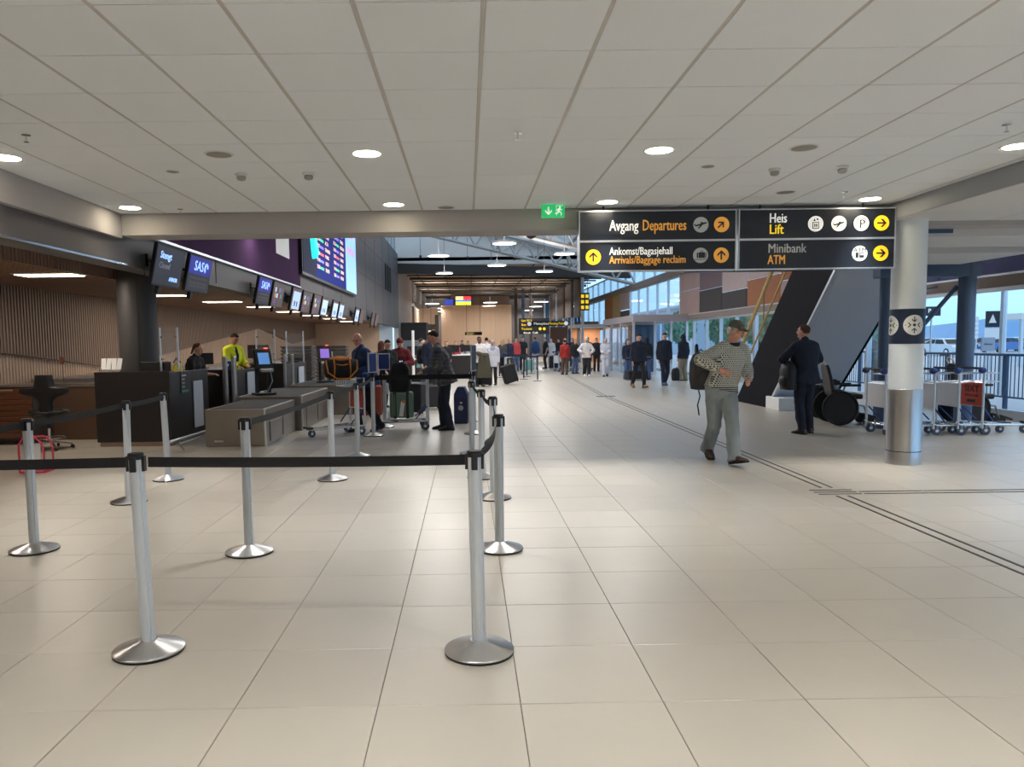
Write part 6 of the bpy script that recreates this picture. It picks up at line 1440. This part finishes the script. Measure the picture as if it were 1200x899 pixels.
person('woman in a dark jacket and pale jeans at the left of the two walking men', 6.36, 29.9, 20, 1.60, top=C['navy'], legs=C['jean'], hair=HB, style='long', leg_w=1.5, head=(0, 10, 0))
person('young man in a black padded jacket walking, left of the pair', 5.52, 24.3, 8, 1.78, top=C['dnavy'], legs=C['black'], hair=HB, style='short', shoe=SHT, bulk=1.5, head=(20, 25, 0), feet=((-.09, .28, .06, 0), (.1, -.25, .02, .2, -.15)), hipdz=-.03)
person('woman with long dark hair in black and blue jeans between the pair', 6.98, 29.3, 185, 1.66, top=C['black'], legs=C['jean'], hair=HBK, style='long', leg_w=1.5)
person('young man in a navy padded jacket walking, right of the pair', 6.62, 25.3, 2, 1.80, top=C['dnavy'], legs=C['dnavy'], hair=HB, style='short', shoe=C['bluel'], bulk=1.5, head=(0, 22, 0), feet=((-.09, -.22, .02, 0, -.12), (.1, .22, .05, 0)), hipdz=-.02)
person('person with raised dark hood and khaki trousers looking away by the facade', 8.12, 28.3, 205, 1.72, top=C['dnavy'], legs=C['khaki'], hair=HB, style='hoodup', bulk=1.4, leg_w=1.5)
suitcase(6.55, 29.2, 0, rad(12), 'low black bag lying on the floor behind the two walking men', C['black'], .8, .4, .34, ribs=False)
backpack(7.75, 28.0, .26, rad(30), 'black rucksack on the floor left of the hooded person', C['black'], 1.0)
# -- distance, left and table area
fp = [(-.55, 36, 'person in orange at the far tables, left of the wooden wall sign', 'rose', HBR, 1.62), (-.9, 33, 'person with black hair in dark clothes right behind the checked jacket', 'black', HBK, 1.62), (.05, 40, 'person in pale blue at the far tables', 'lgrey', HB, 1.64), (-.3, 47, 'person in dark clothes before the far wooden wall', 'dgrey', HB, 1.7), (1.35, 45, 'person in maroon right of the headscarf woman', 'maroon', HB, 1.66), (2.3, 48, 'person in grey far behind the navy posts', 'grey', HBR, 1.72), (3.3, 52, 'person in white far behind the black T-shirt', 'white', HB, 1.74), (5.6, 46, 'person in black in front of the far shop', 'black', HB, 1.72), (6.3, 45, 'person in dark blue in front of the far shop', 'navy', HBR, 1.74), (6.6, 38.5, 'person in a black coat left of the vestibule', 'black', HBK, 1.7), (.9, 50, 'person in cream far down the middle', 'cream', HBL, 1.7)]
for x, y, l, c_, hr_, h_ in fp: person(l, x, y, random.choice((0, 30, -40, 170)), h_, top=C[c_], legs=C[random.choice(('black', 'dgrey', 'dnavy'))], hair=hr_, style='short', lod='lo', face=False)
# carts in the distance
cart(4.95, 38.9, rad(200), 'baggage cart in the distance behind the person in black and jeans', M_GREYP); cart(5.5, 41, rad(215), 'baggage cart in the distance beside the woman in white by the far group', M_GREYP)
cart(2.2, 36.0, rad(190), 'baggage cart before the blond woman in the far queue', M_GREYP); cart(5.9, 38.5, rad(160), 'baggage cart between the two women in white', M_GREYP)
suitcase(4.9, 42.8, 0, 0, 'dark suitcase beside the man in the black polo shirt', C['black'], .45, .3, .7, ribs=False)
suitcase(3.3, 40.3, 0, 0, 'pale turquoise suitcase behind the navy posts', C['teal'], .45, .3, .55, ribs=False)
# tables far left
for k, (x, y) in enumerate([(-.3, 34.5), (.2, 37.5), (-1.6, 27), (-.6, 43)]):
    t = thing('service_desk', ['white desk with black front behind the checked jacket', 'second white-topped desk further back', 'white desk beside the pale teal shirt', 'white desk farthest back by the wooden wall'][k], 'desk', (x, y, 0)); MB().box((0, 0, .98), (1.5, .7, .05)).build('top', M_WHITE, t, bevel=.01); MB().box((0, -.25, .48), (1.4, .06, .94)).build('front_panel', M_BLACKLAM, t)
    for s_ in (-1, 1): MB().box((s_*.66, .05, .48), (.05, .5, .95)).build('side', M_BLACKLAM, t)
    desk_monitor((x-.3, y, 1.005), rad(170), 'small black monitor on the '+['white desk behind the checked jacket', 'second white-topped desk', 'white desk beside the teal shirt', 'farthest white desk'][k])
# -- baggage carts by the column
ls = ['rightmost, with the red advert panel', 'second from the right', 'third from the right', 'partly behind the round column', 'leftmost, left of the round column']
for k in range(5):
    cart(8.31-.37*k, 11.74+.012*k, rad(180), 'baggage cart nested in the row by the round column, '+ls[k], M_RED if k == 0 else M_GREYP, M_BLACK if k == 0 else None, 'baggage carts by the round column')
# -- wheelchairs
def wheelchair(x, y, rz, label):
    t = thing('wheelchair', label, 'wheelchair', (x, y, 0), rz)
    MB().box((0, .02, .5), (.46, .46, .09)).build('seat', M_BLACK, t, bevel=.03)
    q = MB(); rg = []
    for zz, yy, w in ((.5, .24, .21), (.62, .26, .235), (.85, .30, .23), (1.0, .33, .19), (1.06, .34, .12)): rg.append([V(w, yy, zz), V(w, yy+.06, zz), V(-w, yy+.06, zz), V(-w, yy, zz)])
    q.loft(rg).build('backrest', M_BLACK, t, bevel=.02)
    for s_ in (-1, 1):
        w = MB().tube([(0, .28*math.cos(a*PI/14), .28*math.sin(a*PI/14)) for a in range(28)], .024, 8, closed=True).build('rear_wheel', M_RUBBER, t, (s_*.29, .18, .305), smooth=60)
        h_ = MB().lathe([(0, -.025), (.05, -.025), (.05, .025), (0, .025)], 14); h_.v = [Matrix.Rotation(PI/2, 3, 'Y') @ v for v in h_.v]
        h_.lathe([(0, -.008), (.26, -.008), (.26, .008), (0, .008)], 20); h_.v[-80:] = [Matrix.Rotation(PI/2, 3, 'Y') @ v for v in h_.v[-80:]]
        for a in range(8): h_.tube([(0, 0, 0), (0, .27*math.cos(a*PI/4), .27*math.sin(a*PI/4))], .008, 5)
        h_.build('wheel_disc', M_BLACK, w)
        MB().lathe([(0, -.018), (.09, -.018), (.09, .018), (0, .018)], 16).build('caster', M_RUBBER, t, (s_*.2, -.3, .092), rot=(0, PI/2, 0), smooth=40)
        MB().tube([(s_*.2, -.3, .12), (s_*.22, -.22, .34), (s_*.24, .25, .42)], .018, 6).build('side_frame', M_STEELD, t); MB().box((s_*.26, .02, .70), (.06, .34, .04)).build('armrest', M_BLACK, t, bevel=.01)
        MB().tube([(s_*.26, .1, .69), (s_*.26, .2, .44)], .014, 6).build('armrest_post', M_STEELD, t)
        MB().tube([(s_*.12, .36, 1.0), (s_*.12, .42, 1.12), (s_*.05, .44, 1.16), (0, .44, 1.165)], .013, 6).build('push_handle', mat('cream_rail', (214, 204, 170), .4), t)
    MB().box((0, -.42, .14), (.36, .2, .03), (rad(20), 0, 0)).build('footrest', M_BLACK, t)
    MB().bx(-.2, .2, -.12, .24, .2, .45).build('base_box', mat('wheelchair_shell', (70, 78, 92), .4), t, bevel=.04)
wheelchair(6.98, 14.45, rad(70), 'black transport wheelchair nearest the man seen from behind'); wheelchair(6.7, 13.25, rad(80), 'black transport wheelchair beside the leftmost baggage cart'); wheelchair(8.75, 12.9, rad(80), 'dark wheelchair at the right behind the last baggage cart')
t = thing('dark_bin', 'dark tall bin between the wheelchair and the portal post', 'bin', (7.75, 13.75, 0)); MB().box((0, 0, .45), (.4, .4, .9)).build('bin_body', M_STEELBL, t, bevel=.02); MB().box((0, 0, .92), (.42, .42, .04)).build('lid', M_BLACK, t)
